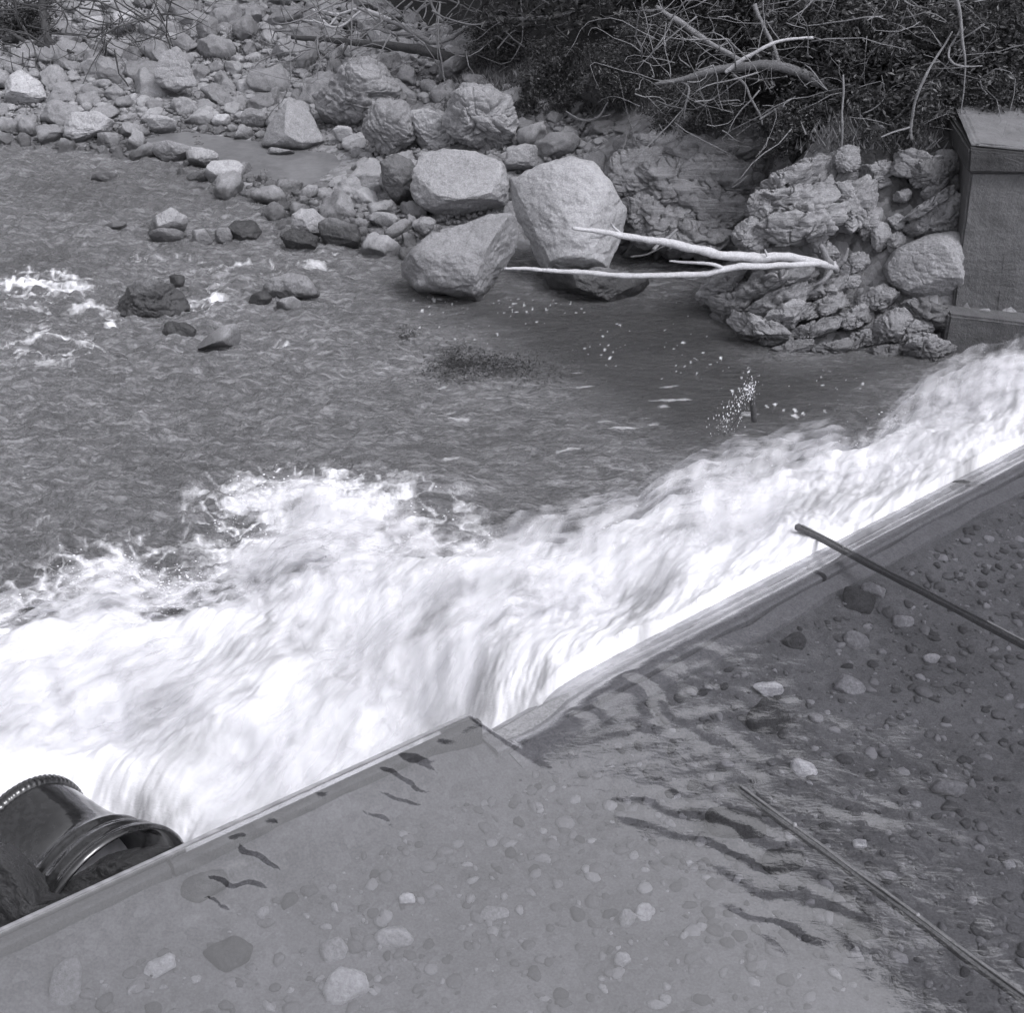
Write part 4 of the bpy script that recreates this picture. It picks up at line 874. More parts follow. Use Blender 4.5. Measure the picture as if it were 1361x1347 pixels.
for a, b, c in zip(xs_, Ys, g_):
    uv = np.array([proj((a, b, c))])
    if c > -.1 and poly_sd(uv, bar)[0] < 0 and poly_sd(uv, SILT)[0] > 2: gl.append((a, b, c, .03 + .04 * rs.rand()))
join_stones(gl[:9000], [18, 19, 20, 21], "gravel", M_COBBLE, "coarse gravel strewn over the bar", "gravel")
join_stones(small, list(range(10, 18)), "shingle", M_COBBLE, "small stones and shingle filling the gaps between the boulders of the bar", "shingle")

# still silt pool among the stones
pp = np.array([P(u, v, .07) for u, v in SILT]); pc = pp.mean(0)
ring = crom(np.vstack([pp, pp[:1]]), 60)[:-1]; ring = pc + (ring - pc) * 1.12
V = [tuple(pc)] + [tuple(p) for p in ring]; F = [(0, 1 + i, 1 + (i + 1) % len(ring)) for i in range(len(ring))]
sm = Mat("still_silty_water"); v_ = sm.coord(); sm.set(sm.ramp(sm.noise(v_, 6, 8, .7), [(.3, .12), (.7, .2)]), .3, sm.bump(sm.noise(v_, 9, 4, .6), .2, .01), .5)
tag(obj("silt_pool", mesh_py("silt_pool", V, F), None, sm.m), kind='structure')

# ------------------------------------------------------------------ pool stones (submerged)
M_SUB_P = rock_mat('submerged_pale', .42, .75, wet=-5); M_SUB = rock_mat('submerged_grey', .26, .5, wet=-5); M_SUB_D = rock_mat('submerged_dark', .04, .12, wet=-5)
for i, (u, v, w, h, ang, mt, lab) in enumerate([
    (1021, 917, 34, 18, 0, M_ROCK_P, "pale oval stone under the pool, lower of the two below the weir's far brace"),
    (1130, 916, 34, 30, -35, M_ROCK, "grey tilted oval stone under the pool right of the pale oval one"),
    (1069, 1024, 36, 20, -25, M_ROCK_P, "pale almond shaped stone under the pool near the end of the near brace"),
    (1262, 1050, 40, 22, -5, M_ROCK, "rounded pale stone under the pool near the right edge"),
    (1200, 826, 26, 14, 0, M_ROCK, "small flat pale stone under the pool below the far brace"),
    (1138, 853, 34, 24, -35, M_ROCK, "grey wedge stone under the pool left of the small flat pale one"),
    (1020, 960, 50, 46, 35, M_ROCK_D, "large dark angular stone under the ripples in the pool"),
    (1238, 876, 18, 12, 0, M_ROCK_P, "tiny pale stone under the pool below the small flat pale one"),
    (1290, 650, 50, 18, -5, M_ROCK_D, "flat dim stone under the pool at the upper right"),
    (1055, 855, 30, 22, 40, M_ROCK_D, "dim stone under the pool below the weir crest"),
    (1140, 800, 40, 30, -20, M_ROCK_D, "dim broad stone under the pool beside the far brace"),
    (1160, 785, 30, 16, -20, M_ROCK, "pale flat stone under the pool touching the far brace"),
    (1065, 775, 22, 12, 0, M_ROCK_P, "small bright stone under the pool close to the crest"),
    (1143, 1122, 16, 10, 0, M_ROCK_P, "small white stone just above the near brace"),
    (1180, 1165, 22, 10, 0, M_ROCK, "small pale flat stone touching the upper side of the near brace"),
    (1040, 1150, 50, 36, 10, M_ROCK_D, "dark lump under the pool below the near brace"),  # dark patch in the water, built as a low lump
    (980, 1100, 70, 40, -15, M_ROCK_D, "large dark lump under the pool at the end of the near brace"),  # another dark patch in the water, built as a lump
    (524, 1247, 42, 24, 0, M_ROCK, "pale oval stone under the light part of the pool, bottom middle"),
    (462, 1316, 52, 46, 0, M_ROCK_P, "square pale stone under the pool at the bottom edge"),
    (443, 1265, 36, 26, 40, M_ROCK, "irregular pale stone just above the square pale one"),
    (212, 1286, 40, 22, 30, M_ROCK_P, "banded pale stone under the pool at the lower left"),
    (88, 1318, 36, 80, -5, M_ROCK, "tall narrow pale shape under the pool near the lower left corner"),  # long pale patch in the water, built as a flattened lump
    (300, 1272, 60, 40, 25, M_ROCK_D, "broad dim stone under the pool right of the banded pale one"),
    (855, 1216, 20, 28, -10, M_ROCK_P, "upright pale stone under the pool in the bottom middle"),
    (834, 1224, 20, 24, 0, M_ROCK, "grey stone just left of the upright pale one"),
    (657, 1215, 34, 16, 0, M_ROCK, "flat grey stone under the middle of the light part of the pool"),
    (828, 1278, 20, 20, 0, M_ROCK, "small dim stone below the upright pale one"),
    (1150, 1235, 40, 26, 0, M_ROCK_D, "dim lump below the near brace"),  # dark patch further along the brace, built as a lump
    (270, 1180, 60, 30, 20, M_ROCK_D, "dim stone under the curling ripples at the left of the pool"),
    (541, 1196, 18, 14, 10, M_ROCK_P, "small pale stone above the pale oval one at bottom middle")]):
    zq = BED
    for _ in range(4): zq = float(bed_z(*P(u, v, zq)[:2])[0])
    outline_rock(oval(u, v, w * 1.2, h * 1.2, ang, i + 300), lab, Y=P(u, v, zq + .02)[1], thick=.45, seed=i + 900, sub=4, mat={M_ROCK_P: M_SUB_P, M_ROCK: M_SUB, M_ROCK_D: M_SUB_D}[mt], name="submerged_stone", cat="stone", rough=.1, crack=0, cuts=3, block=.7)
lst = []
for k in range(15000):
    s_ = rs.uniform(-5.5, 8.5); t_ = rs.uniform(.4, 7.2) ; xx, yy = st_xy(np.array([s_]), np.array([t_]))
    r = .010 + .05 * rs.rand() ** 2.5 + (.035 * rs.rand() if rs.rand() < .08 else 0); lst.append((xx[0], yy[0], BED, r))
_zb = bed_z(np.array([e_[0] for e_ in lst]), np.array([e_[1] for e_ in lst])); lst = [(e_[0], e_[1], float(k_), e_[3]) for e_, k_ in zip(lst, _zb)]
join_stones(lst, [18, 19, 20, 21], "pool_gravel", rock_mat("pool_pebble", .12, .40, tones=True, wet=-5), "small gravel scattered over the bed of the clear pool", "gravel", .0, .7)

# ------------------------------------------------------------------ concrete abutment
ab = empty("concrete_abutment", tuple(P(1300, 470, .2))); tag(ab, "grey concrete abutment wall with a pale capped top, at the right edge", "concrete wall")
def hull(name, pts_front, depthvec, mat, seed=0):
    A = [np.array(p) for p in pts_front]; B = [p + np.array(depthvec) for p in A]; n = len(A); V = A + B
    F = [tuple(range(n))[::-1], tuple(range(n, 2 * n))] + [(i, (i + 1) % n, n + (i + 1) % n, n + i) for i in range(n)]
    me = mesh_py(name, V, F, False); bm = bmesh.new(); bm.from_mesh(me); bmesh.ops.recalc_face_normals(bm, faces=bm.faces)
    bmesh.ops.bevel(bm, geom=bm.edges[:], offset=.03, segments=2, affect='EDGES'); bmesh.ops.subdivide_edges(bm, edges=[e for e in bm.edges if e.calc_length() > .5], cuts=23, use_grid_fill=True)
    for v in bm.verts:
        p = np.array([[*v.co]]); v.co += Vector((0, -1, .3)) * float(fbm(p * 2.2, 5, seed)[0]) * .035
    bm.to_mesh(me); bm.free(); o = obj(name, me, None, mat); o.parent = ab; o.matrix_parent_inverse = Matrix.Translation(-ab.location); return o
def pt(u, v, Y): return Q(u, v, Y)
Yw = 16.35
hull("wall", [pt(1262, 445, Yw - .1), pt(1290, 228, Yw + .1), pt(1700, 228, Yw + .1), pt(1700, 520, Yw - .15)], (0.25, 1.6, 0), M_CONC, 3)
hull("buttress", [pt(1318, 460, Yw - .14), pt(1334, 312, Yw + .03), pt(1700, 305, Yw + .03), pt(1700, 520, Yw - .2)], (0, .35, 0), M_CONC, 5)
hull("footing", [pt(1252, 470, Yw - .35), pt(1262, 418, Yw - .35), pt(1700, 470, Yw - .8), pt(1700, 600, Yw - .8), pt(1270, 500, Yw - .4)], (0, .6, .0), M_CONC, 7)
hull("coping", [pt(1286, 230, Yw + .02), pt(1288, 196, Yw + .02), pt(1400, 208, Yw - .02), pt(1700, 218, Yw - .02), pt(1700, 252, Yw - .02), pt(1400, 232, Yw - .02)], (0.2, 1.9, .0), M_CONC_D, 9)
hull("cap_slab", [pt(1288, 194, Yw + .05), pt(1300, 190, Yw + .05), pt(1360, 196, Yw + .05), pt(1700, 206, Yw + .05), pt(1700, 216, Yw + .05), pt(1400, 206, Yw + .05)], (0.25, 1.7, .06), M_CONC_L, 11)

# ------------------------------------------------------------------ dark ribbed pipe at the foot of the weir, bottom left
pipe = empty("bell_mouth_pipe", tuple(P(120, 1170, .5))); tag(pipe, "glossy black wet steel pipe with a flared ribbed mouth, below the weir at bottom left", "pipe")
a0 = P(150, 1178, .3) - np.array([0, 0, .2]); a1 = P(35, 1090, .3) - np.array([0, 0, .16])                       # axis: mouth -> tail
ax_ = (a1 - a0); Lx = np.linalg.norm(ax_); ax_ /= Lx; a1 = a0 + ax_ * 1.5
u1 = np.cross(ax_, [0, 0, 1]); u1 /= np.linalg.norm(u1); u2 = np.cross(u1, ax_)
prof = [(0.0, .585), (.015, .60), (.04, .598), (.06, .585), (.08, .57), (.12, .555), (.14, .557), (.16, .562), (.18, .55), (.22, .53), (.27, .505), (.29, .515), (.31, .52), (.33, .505), (.4, .48), (.5, .455), (.65, .44), (.8, .435), (.95, .43)]
nt = 160; V, F = [], []
for (d, r) in prof:
    for j in range(nt):
        th = 2 * math.pi * j / nt; V.append(a0 + ax_ * d + (u1 * math.cos(th) + u2 * math.sin(th)) * r)
for (d, r) in [(0.0, .57), (.5, .42), (.9, .40)]:
    pass
nr = len(prof)
for i in range(nr - 1):
    for j in range(nt): F.append((i * nt + j, i * nt + (j + 1) % nt, (i + 1) * nt + (j + 1) % nt, (i + 1) * nt + j))
def pp_(o, par=pipe): o.parent = par; o.matrix_parent_inverse = Matrix.Translation(-par.location); return o
pp_(obj("pipe_barrel", mesh_py("pipe_barrel", V, F), None, M_STEEL))
V, F = [], []                                                       # scalloped tail flange
for i, (d, rr_) in enumerate([(.95, .43), (.965, .45), (1.0, .452), (1.03, .45), (1.03, .40), (.97, .39)]):
    for j in range(nt * 2):
        th = math.pi * j / nt; sc_ = .007 * abs(math.sin(th * 34)) if i in (1, 2, 3) else 0; V.append(a0 + ax_ * d + (u1 * math.cos(th) + u2 * math.sin(th)) * (rr_ + sc_))
for i in range(5):
    for j in range(nt * 2): F.append((i * nt * 2 + j, i * nt * 2 + (j + 1) % (nt * 2), (i + 1) * nt * 2 + (j + 1) % (nt * 2), (i + 1) * nt * 2 + j))
pp_(obj("scalloped_flange", mesh_py("scalloped_flange", V, F), None, M_STEEL))
V, F = [], []                                                       # inner wall
for (d, r) in [(0.0, .585), (-.005, .575), (.1, .53), (.4, .44), (.9, .40)]:
    for j in range(nt): th = 2 * math.pi * j / nt; V.append(a0 + ax_ * d + (u1 * math.cos(th) + u2 * math.sin(th)) * r)
for i in range(4):
    for j in range(nt): F.append((i * nt + j, (i + 1) * nt + j, (i + 1) * nt + (j + 1) % nt, i * nt + (j + 1) % nt))
pp_(obj("pipe_lining", mesh_py("pipe_lining", V, F), None, M_STEEL))
for i, (pts, lab) in enumerate([([(-40, 1270), (-40, 1180), (5, 1120), (30, 1150), (60, 1190), (120, 1190), (150, 1200), (80, 1240)], "mottled wet rock packed under the black pipe at the left edge"),
                              ([(60, 1215), (80, 1175), (140, 1140), (200, 1128), (240, 1130), (235, 1150), (150, 1200)], "dark wet lump of rock inside the mouth of the black pipe")]):
    outline_rock(pts, lab, Y=P(np.mean([p[0] for p in pts]), np.mean([p[1] for p in pts]), .55)[1], thick=.5, seed=170 + i, sub=6, mat=rock_mat("algae_rock%d" % i, .05, .2, wet=3) if i == 0 else rock_mat('wet_black_rock', .03, .11, wet=3), rough=.14)

# ------------------------------------------------------------------ dead wood
def wood(name, label, cat, Y0, stems, mat, group=None, seed=0):
    """stems: (part name, [(u, v, Y)...], [radius px...])"""
    u, v, Yq = stems[0][1][0]; base = Q(u, v, Yq); e = empty(name, tuple(base)); tag(e, label, cat, group)
    for i, (pn, pts, rp) in enumerate(stems):
        W = np.array([Q(a, b, c) for a, b, c in pts]); k = float(((W.mean(0) - CP) @ FWD) / FPX)
        o = tube(pn, W - base, [max(.005, r * .74 * k) for r in rp], mat, e, 12 if max(rp) > 3 else 6, .014, seed + i, n=len(pts) * 9)
    return e
wood("driftwood", "upper long bleached driftwood pole, reaching out of the rock hollow over the water", "driftwood", 0, [
    ("trunk", [(1112, 356, 16.6), (1060, 343, 16.2), (1000, 342, 15.9), (950, 337, 15.7), (905, 327, 15.5), (870, 320, 15.4), (826, 312, 15.3), (790, 307, 15.2), (761, 303, 15.1)], [7, 8, 8.5, 8, 7.5, 6.5, 5, 4, 3]),
    ("twig", [(829, 312, 15.3), (815, 302, 15.3), (811, 297, 15.2)], [3, 2, 1]), ("twig", [(812, 308, 15.3), (800, 314, 15.3), (785, 316, 15.3)], [3, 2.5, 1.2]), ("twig", [(905, 326, 15.5), (896, 322, 15.6), (890, 330, 15.5)], [4, 3, 2]),
    ("twig", [(948, 337, 15.7), (944, 327, 15.7)], [3, 1]), ("twig", [(1020, 340, 15.9), (1017, 331, 15.9)], [3, 1])], M_DRIFT, seed=3)
wood("driftwood", "lower forked bleached driftwood pole, longest and closest to the water", "driftwood", 0, [
    ("trunk", [(1110, 350, 16.6), (1070, 352, 16.2), (1010, 354, 15.9), (965, 357, 15.7), (935, 365, 15.6), (890, 366, 15.5), (830, 367, 15.4), (780, 363, 15.3), (735, 360, 15.25), (700, 358, 15.2), (670, 356, 15.15)], [4, 5, 6, 6, 5.5, 5, 4.8, 4.2, 3.8, 3, 2.2]),
    ("branch", [(962, 357, 15.7), (945, 351, 15.6), (915, 349, 15.6), (889, 347, 15.5)], [4.5, 3.2, 2.6, 1.6]), ("twig", [(940, 362, 15.6), (920, 372, 15.6), (900, 368, 15.6)], [2, 1.5, 1])], M_DRIFT, seed=9)
wood("stump", "weathered root stump at the butt of the driftwood, in the rock hollow", "stump", 0, [
    ("root", [(1112, 360, 16.6), (1100, 345, 16.5), (1090, 325, 16.5)], [6, 7, 4]), ("root", [(1110, 355, 16.6), (1122, 345, 16.6), (1128, 330, 16.6)], [5, 5, 2]), ("root", [(1105, 360, 16.5), (1095, 372, 16.4), (1080, 380, 16.4)], [5, 4, 2])], M_BRANCH, seed=14)
wood("stick", "thin grey stick leaning in the crack between the largest boulder and the outcrop", "stick", 0, [("stem", [(868, 332, 16.3), (885, 318, 16.5), (900, 304, 16.6)], [3, 3, 2])], M_BRANCH, seed=19)
wood("stick", "curved dark stick lying behind the upper driftwood pole", "stick", 0, [("stem", [(838, 342, 16.0), (860, 338, 16.1), (885, 326, 16.2)], [2, 2, 1.5])], M_BARK, seed=21)
wood("fallen_log", "straight dark fallen log lying at the top of the bar", "log", 0, [("trunk", [(600, 78, 27), (560, 66, 27.3), (500, 59, 27.8), (440, 53, 28.5), (388, 49, 29)], [11, 9, 6, 5, 4]),
    ("branch", [(460, 56, 28.2), (465, 35, 28.4), (468, 22, 28.4)], [3, 2.5, 1.5]), ("branch", [(462, 56, 28.2), (455, 70, 27.9), (446, 78, 27.5)], [3, 2, 1.2])], M_BARK, seed=31)
wood("bleached_root", "long winding bleached root sweeping across the top of the scene", "root", 0, [
    ("root", [(775, 14, 26.5), (745, 20, 26.6), (690, 26, 26.6), (650, 24, 26.7), (620, 36, 26.7), (598, 50, 26.8), (575, 56, 26.8), (558, 48, 26.8), (540, 38, 27), (500, 20, 27.4), (475, 10, 27.6)], [2.5, 3.5, 4, 4, 4.5, 5, 5, 4.5, 4, 3, 2.5]),
    ("root", [(556, 46, 26.8), (520, 44, 27.1), (500, 38, 27.2), (480, 40, 27.3)], [4, 3, 2, 1.5]), ("root", [(690, 32, 26.4), (665, 42, 26.5), (640, 46, 26.6)], [4, 4, 2]),
    ("root", [(590, 30, 26.9), (575, 10, 27), (570, -10, 27)], [3, 3, 2]), ("root", [(548, 30, 26.9), (556, 14, 27), (575, 2, 27.1)], [3, 2.5, 2]), ("root", [(540, 30, 27), (538, 14, 27.1), (548, 2, 27.1)], [3, 2.5, 2])], M_BRANCH, seed=37)
wood("dead_branch", "tangle of thin bleached branches at the top, left of the winding root", "branch", 0, [
    ("stem", [(520, 25, 28), (480, 12, 28.1), (450, 18, 28.3), (420, 12, 28.5)], [3, 3, 2.5, 2]), ("stem", [(450, 18, 28.3), (435, 35, 28.2), (415, 25, 28.4)], [2.5, 2, 1.5]), ("stem", [(480, 14, 28.1), (450, 36, 28), (425, 30, 28.2), (400, 26, 28.4)], [2.5, 2, 2, 1]), ("stem", [(415, 10, 28.6), (430, 28, 28.4), (452, 46, 28.2)], [2.5, 2.2, 1.5])], M_DRIFT, seed=43)
wood("dead_branch", "bare grey branch slanting down from the top edge left of centre of the thicket", "branch", 0, [
    ("stem", [(872, 8, 19.2), (905, 30, 19.1), (940, 55, 19), (985, 80, 18.9)], [3, 5, 4.5, 4]), ("stem", [(920, 48, 19), (945, 58, 19), (985, 78, 18.9)], [2, 2, 1.5])], M_BRANCH, seed=47)
wood("dead_branch", "pale bare branch dropping almost straight down from the top edge", "branch", 0, [("stem", [(1003, 5, 19.2), (1015, 35, 19.1), (1028, 62, 19), (1036, 84, 18.9)], [4.5, 4, 3.5, 3.5])], M_BRANCH, seed=51)
wood("dead_branch", "bright bare branch arching above the mossy limb", "branch", 0, [("stem", [(964, 96, 18.7), (985, 80, 18.65), (1010, 66, 18.6), (1040, 54, 18.6), (1080, 50, 18.6)], [3, 3.6, 3.2, 2.6, 2])], M_DRIFT, seed=53)
wood("mossy_limb", "thick mossy fallen limb lying across the thicket above the outcrops", "tree limb", 0, [
    ("limb", [(870, 112, 19), (905, 106, 18.95), (940, 96, 18.9), (985, 88, 18.85), (1030, 87, 18.8), (1070, 100, 18.75), (1115, 124, 18.7), (1130, 138, 18.7)], [3, 5, 7, 8, 9, 9, 9, 6]),
    ("branch", [(905, 108, 18.95), (915, 118, 18.9), (911, 140, 18.8), (909, 158, 18.8)], [3, 2.5, 2, 1]), ("branch", [(975, 98, 18.8), (990, 112, 18.7), (998, 130, 18.6), (1010, 152, 18.5), (1014, 165, 18.4)], [2.5, 2.4, 2.2, 2, 1]), ("branch", [(1010, 158, 18.4), (1030, 145, 18.5), (1058, 128, 18.6)], [1.8, 2, 1])], M_MOSS, seed=57)
wood("dead_branch", "long arched bare stem rising from the rubble to the top right", "branch", 0, [
    ("stem", [(1212, 185, 17.4), (1211, 165, 17.4), (1216, 135, 17.4), (1228, 105, 17.4), (1245, 75, 17.5), (1266, 42, 17.6)], [2.6, 2.8, 2.8, 2.4, 2.2, 1.6]), ("twig", [(1210, 168, 17.4), (1190, 176, 17.3), (1172, 183, 17.2)], [2, 1.8, 1.2])], M_BRANCH, seed=61)
wood("dead_branch", "pale hooked branch hanging at the upper right corner", "branch", 0, [
    ("stem", [(1272, 0, 17.5), (1277, 30, 17.45), (1280, 60, 17.4), (1283, 84, 17.4), (1282, 110, 17.4), (1276, 150, 17.4)], [3.5, 3, 2.5, 2, 1.4, 1]), ("twig", [(1262, 62, 17.5), (1262, 78, 17.4), (1275, 87, 17.4), (1305, 87, 17.4)], [1.8, 2, 2.2, 1]), ("twig", [(1262, 62, 17.5), (1275, 40, 17.5), (1278, 25, 17.5)], [1.8, 1.6, 1.2])], M_BRANCH, seed=67)
wood("sapling_stem", "short pale upright dead stem rising from the outcrop below the thicket", "stem", 0, [("stem", [(1118, 200, 17.5), (1119, 175, 17.5), (1120, 150, 17.5), (1121, 100, 17.6)], [2.2, 2.6, 2.2, 1.8])], M_BRANCH, seed=71)
wood("driftwood", "small forked bleached stick lying in the rubble below the dim boulder", "driftwood", 0, [("stem", [(752, 148, 21.5), (775, 160, 21.3), (795, 156, 21.2), (808, 135, 21.2)], [1.5, 2.2, 2.5, 1.2]), ("twig", [(790, 157, 21.2), (812, 152, 21.2)], [2, 1])], M_BRANCH, seed=73)
wood("tree_trunk", "dark bare trunk standing at the top left corner", "tree", 0, [("trunk", [(66, 62, 30.5), (60, 35, 30.7), (56, 5, 31), (54, -80, 31)], [9, 7, 6, 6]), ("root", [(66, 60, 30.5), (85, 66, 30.3), (98, 70, 30)], [6, 4, 2]), ("root", [(60, 60, 30.5), (35, 55, 30.5), (10, 40, 30.5)], [6, 4, 3])], M_BARK, seed=77)
# a post with sticks snagged in front of the boil
wood("snag_post", "short broken post with bright splash standing in the river before the white water", "post", 0, [
    ("post", [(1003, 560, 13.3), (1001, 535, 13.3), (997, 512, 13.3)], [5, 5, 4]), ("twig", [(1000, 520, 13.3), (985, 545, 13.25), (968, 575, 13.2)], [2, 1.5, 1])], M_BARK, seed=81)

rs = np.random.RandomState(51); nsp = 320; V0, F0 = ico(1); a_ = rs.rand(nsp) ** 1.5
pp0 = np.array([Q(1000 - 45 * k + rs.normal() * (4 + 9 * k), 512 + 60 * k + rs.normal() * 7, 13.25) for k in a_]); sz = .0018 + .004 * rs.rand(nsp) ** 3
V = (pp0[:, None] + V0[None] * np.stack([sz, sz, sz * 2.5], 1)[:, None]).reshape(-1, 3); F = (F0[None] + (np.arange(nsp) * len(V0))[:, None, None]).reshape(-1, 3)
tag(obj("splash", mesh_np("splash", V, F), None, M_SPRAY), "small white splash of droplets falling beside the broken post", "splash", kind='stuff')
# ------------------------------------------------------------------ foliage
def leaves(name, centers, size, seed, mat, aspect=2.6, droop=.3, tone=None):
    rs_ = np.random.RandomState(seed); n = len(centers); c = np.asarray(centers)
    d = rs_.normal(size=(n, 3)); d[:, 2] = d[:, 2] * .6 - droop; d /= np.linalg.norm(d, axis=1)[:, None]
    a = np.cross(d, rs_.normal(size=(n, 3))); a /= np.linalg.norm(a, axis=1)[:, None]; up = np.cross(d, a)
    L = size * rs_.uniform(.6, 1.3, n)[:, None]; W = L / aspect
    V = np.stack([c, c + d * L * .5 + a * W * .5 + up * L * .06, c + d * L, c + d * L * .5 - a * W * .5 + up * L * .06], 1).reshape(-1, 3)
    F = np.arange(n * 4).reshape(n, 4); t_ = rs_.rand(n) ** 1.5 if tone is None else tone
    return mesh_np(name, V, F, False, {"tone": np.repeat(t_, 4)})
def shrub_points(n, rad, seed, nclump=60):
    rs_ = np.random.RandomState(seed); cc = rs_.normal(size=(nclump, 3)); cc /= np.linalg.norm(cc, axis=1)[:, None]; cc *= (rs_.rand(nclump) ** .45)[:, None] * np.array(rad)
    k = rs_.randint(0, nclump, n); r = rs_.uniform(.07, .22, nclump)[k] * np.mean(rad)
    return cc[k] + rs_.normal(size=(n, 3)) * r[:, None] * np.array([1, 1, .7]), cc
shrub_protos = []
for k in range(4):
    rad = (1.0, .8, .75); pts, cc = shrub_points(7500, rad, 400 + k); me = leaves("foliage", pts, .085, 410 + k, M_LEAF); me.materials.append(M_LEAF)
    VV, FF = [], []
    b = 0
    for c in cc[:26]:
        V, F = tube_data([(0, .1, -.9), tuple(c * .5 + [0, 0, -.25]), tuple(c)], [.028, .016, .006], 5, 8, .05, k, b); VV.append(V); FF += F; b += len(V)
    mb = mesh_py("stems", np.vstack(VV), FF); mb.materials.append(M_BARK); shrub_protos.append((me, mb))
shr = [(1085, 75, 19.3, 1.0, "leafy shrub right of the bare slanting branch in the thicket"), (1175, 110, 18.6, 1.05, "dense glossy shrub in the middle of the right-hand thicket"), (1150, 40, 19.5, 1.15, "leafy shrub touching the top edge in the right-hand thicket"),
       (1255, 60, 19.0, 1.1, "leafy shrub behind the pale hooked branch"), (1330, 60, 18.6, 1.0, "drooping shrub in the top right corner"), (1160, 165, 18.0, .6, "low shrub just above the stepped outcrop"), (1240, 130, 18.3, .65, "small shrub above the rubble beside the arched stem"),
       (1320, 130, 18.2, .7, "shady shrub overhanging the concrete abutment"), (860, 50, 20.8, .62, "sparse shrub with bright leaves beside the dark gap in the trees"), (980, 40, 20.8, .9, "dim shrub behind the two bare branches"), (905, 140, 20.2, .6, "low ferny shrub left of the mossy limb's tip"),
       (1060, 165, 18.6, .6, "low shrub hanging over the dark cleft"), (960, 140, 19.4, .5, "low shrub under the mossy limb"), (740, 105, 24, .9, "dim low shrub behind the rubble at the top middle"), (660, 50, 26.5, .7, "low shrub beside the winding root"), (15, 20, 31.5, 1.1, "dark shrub beside the bare trunk in the top left corner"),
       (1050, 20, 20.5, 1.1, "dark shrub at the top edge behind the straight hanging branch"), (820, 95, 22.8, .7, "dim shrub overhanging the rounded boulder under the trees")]
for i, (u, v, Yq, sc, lab) in enumerate(shr):
    c = Q(u, v, Yq); e = empty("shrub", tuple(c)); tag(e, lab, "shrub", "shrubs on the banks"); me, mb = shrub_protos[i % 4]
    e.scale = (sc, sc, sc); e.rotation_euler = (0, 0, i * 1.7)
    for m_, nm in ((me, "foliage"), (mb, "stems")):
        o = bpy.data.objects.new(nm, m_); C.objects.link(o); o.parent = e
def twigs(name, n, region, Yr, seed, label, mat, ln=(.3, 1.2), rad=.007):
    rs_ = np.random.RandomState(seed); VV, FF, b = [], [], 0
    for k in range(n):
        p = Q(rs_.uniform(region[0], region[2]), rs_.uniform(region[1], region[3]), rs_.uniform(*Yr)); d = rs_.normal(size=3) * [1, .5, .8]; d /= np.linalg.norm(d); L_ = rs_.uniform(*ln); cv = rs_.normal(size=3) * .22 * L_
        r0 = rad * rs_.uniform(.6, 1.8); V, F = tube_data([p, p + d * L_ * .35 + cv, p + d * L_ * .7 + cv * 1.3 + rs_.normal(size=3) * .06, p + d * L_], [r0, r0 * .8, r0 * .5, r0 * .3], 4, 9, .05, k, b); VV.append(V); FF += F; b += len(V)
    tag(obj(name, mesh_py(name, np.vstack(VV), FF), None, mat), label, "twigs", kind='stuff')
twigs("tangled_twigs", 260, (840, -20, 1350, 190), (17.6, 19.5), 1, "fine bare twigs tangled through the right-hand thicket", M_BRANCH)
twigs("dead_brush", 130, (380, -10, 760, 75), (25.5, 28), 2, "dead brush scattered around the fallen log and winding root", M_BRANCH, (.4, 1.6), .011)
twigs("dry_brush", 110, (-20, -10, 230, 75), (28, 31), 3, "dry brush among the stones at the top left corner", M_BARK, (.5, 1.8), .012)
# forest on the far hillside (one mass)
rs = np.random.RandomState(9); n = 1500
xs_ = rs.uniform(-30, 55, n * 3); ys_ = rs.uniform(20, 95, n * 3); hh = hill(xs_, ys_); ok = (hh > .8) | ((xs_ > 4) & (ys_ > 22) & (xs_ < 20)); xs_, ys_ = xs_[ok][:n], ys_[ok][:n]
gg = ground(xs_, ys_); pts = []; szs = []
for a, b, c in zip(xs_, ys_, gg):
    H_ = rs.uniform(4, 9) * (.5 if b < 34 else 1); k = 46; dd = rs.normal(size=(k, 3)); dd /= np.linalg.norm(dd, axis=1)[:, None]; R_ = H_ * .36
    pts.append(np.array([a, b, c + H_ * .62]) + dd * np.array([R_, R_, H_ * .42]) * (rs.rand(k) ** .35)[:, None])
szs = [np.full(len(p), 1.1) for p in pts]
for k in range(70):                                                 # tall trees standing right behind the bank
    a = rs.uniform(1.5, 28); b = rs.uniform(23.5, 34) + max(0, 5 - a) * 1.1; c = gz(a, b); az_ = math.degrees(math.atan2(a, b)); H_ = (math.hypot(a, b - 8) + 2) * math.tan(math.radians(33 + max(0, az_) * .58 - rs.rand() * 7)) + 1 - c; kk = 1500
    dd = rs.normal(size=(kk, 3)); dd /= np.linalg.norm(dd, axis=1)[:, None]; pts.append(np.array([a, b, c + H_ * .62]) + dd * np.array([2.6, 2.6, H_ * .38]) * (rs.rand(kk) ** .3)[:, None]); szs.append(np.full(kk, .5))
pts = np.vstack(pts); szs = np.concatenate(szs)[:, None]
tag(obj("forest", leaves("forest", pts, szs, 12, M_LEAF_D, 1.7), None, M_LEAF_D), "dark forest covering the hillside beyond the far bank", "forest", kind='stuff')
# understory visible at the top of the frame
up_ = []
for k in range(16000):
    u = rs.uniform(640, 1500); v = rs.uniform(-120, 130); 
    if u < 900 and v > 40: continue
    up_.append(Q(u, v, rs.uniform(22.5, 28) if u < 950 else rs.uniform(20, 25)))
tag(obj("undergrowth", leaves("undergrowth", np.array(up_), .14, 14, M_LEAF_D, 2.2), None, M_LEAF_D), "dark tangled undergrowth filling the shade behind the thicket", "undergrowth", kind='stuff')
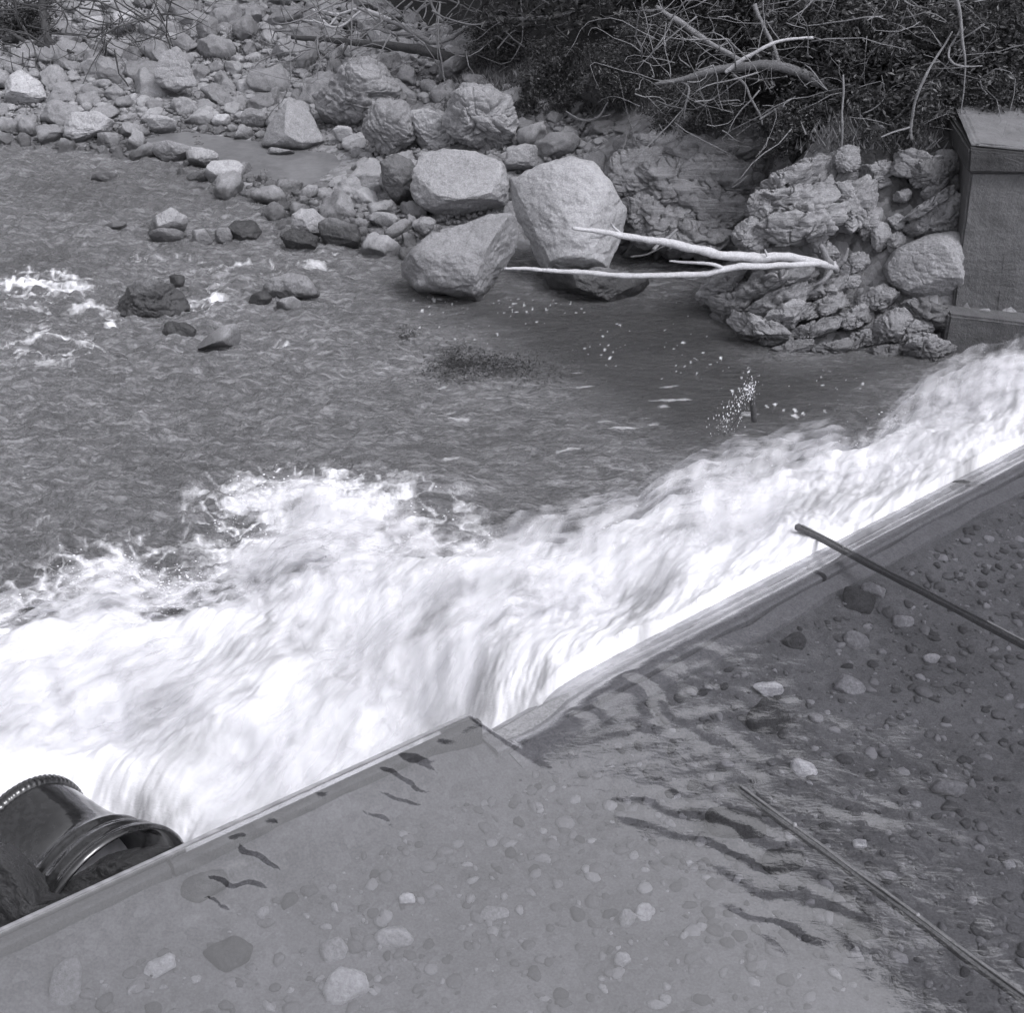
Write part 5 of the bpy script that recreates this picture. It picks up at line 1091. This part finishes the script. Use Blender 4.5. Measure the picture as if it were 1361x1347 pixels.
# low grass and weeds on the ground of the bar and bank
def blades(name, N, region, Yr, size, seed, label, mat=M_GRASS, zoff=0):
    rs_ = np.random.RandomState(seed); base = []
    while len(base) < N:
        u, v = rs_.uniform(region[0], region[2]), rs_.uniform(region[1], region[3]); c = hit(u, v)
        if c is None: N -= 26; continue
        for _ in range(26): base.append(c + np.array([rs_.normal() * .12, rs_.normal() * .12, 0]))
    b = np.array(base); n = len(b); hgt = size * .6 * rs_.uniform(.4, 1.3, n); lean = rs_.normal(size=(n, 2)) * .5; w = .008 + .012 * rs_.rand(n)
    th = rs_.uniform(0, 6.28, n); wx, wy = np.cos(th) * w, np.sin(th) * w
    V = np.stack([b + np.stack([wx, wy, 0 * w], 1), b - np.stack([wx, wy, 0 * w], 1), b + np.stack([lean[:, 0] * hgt, lean[:, 1] * hgt, hgt], 1)], 1).reshape(-1, 3)
    tag(obj(name, mesh_np(name, V, np.arange(n * 3).reshape(n, 3), False, {"tone": np.repeat(rs_.rand(n), 3)}), None, mat), label, name.replace('_', ' '), kind='stuff')
blades("bank_grass", 11000, (600, 75, 860, 150), 1.0, .28, 3, "sparse dry grass and ferns on the bank below the dark trees")
blades("bar_weeds", 6000, (60, 40, 460, 100), .6, .25, 4, "thin weeds growing between the far stones of the bar")
blades("outcrop_grass", 5000, (900, 150, 1250, 200), 2.2, .25, 5, "grass tufts and ferns along the top of the outcrops")
# water weed tangle in the river
rs = np.random.RandomState(31)
pts = []
for k in range(2600):
    a, b = rs.normal() * 44, rs.normal() * 9; u, v = (650 + a * 1.1, 488 + b + abs(a) * .12) if k % 4 else (605 + a * .35, 480 + b)
    c = P(u, v, 0.02); pts.append(c + [0, 0, abs(rs.normal()) * .05])
for k in range(160): c = P(540 + rs.normal() * 9, 448 + rs.normal() * 5, .02); pts.append(c + [0, 0, abs(rs.normal()) * .05])
tag(obj("water_weed", leaves("water_weed", np.array(pts), .045, 16, M_WEED, 3.5, -.2), None, M_WEED), "dark tangled water weed breaking the surface in the middle of the river", "water weed", kind='stuff')
print("tris", sum(len(o.data.loops) - 2 * len(o.data.polygons) for o in C.objects if o.type == 'MESH'))
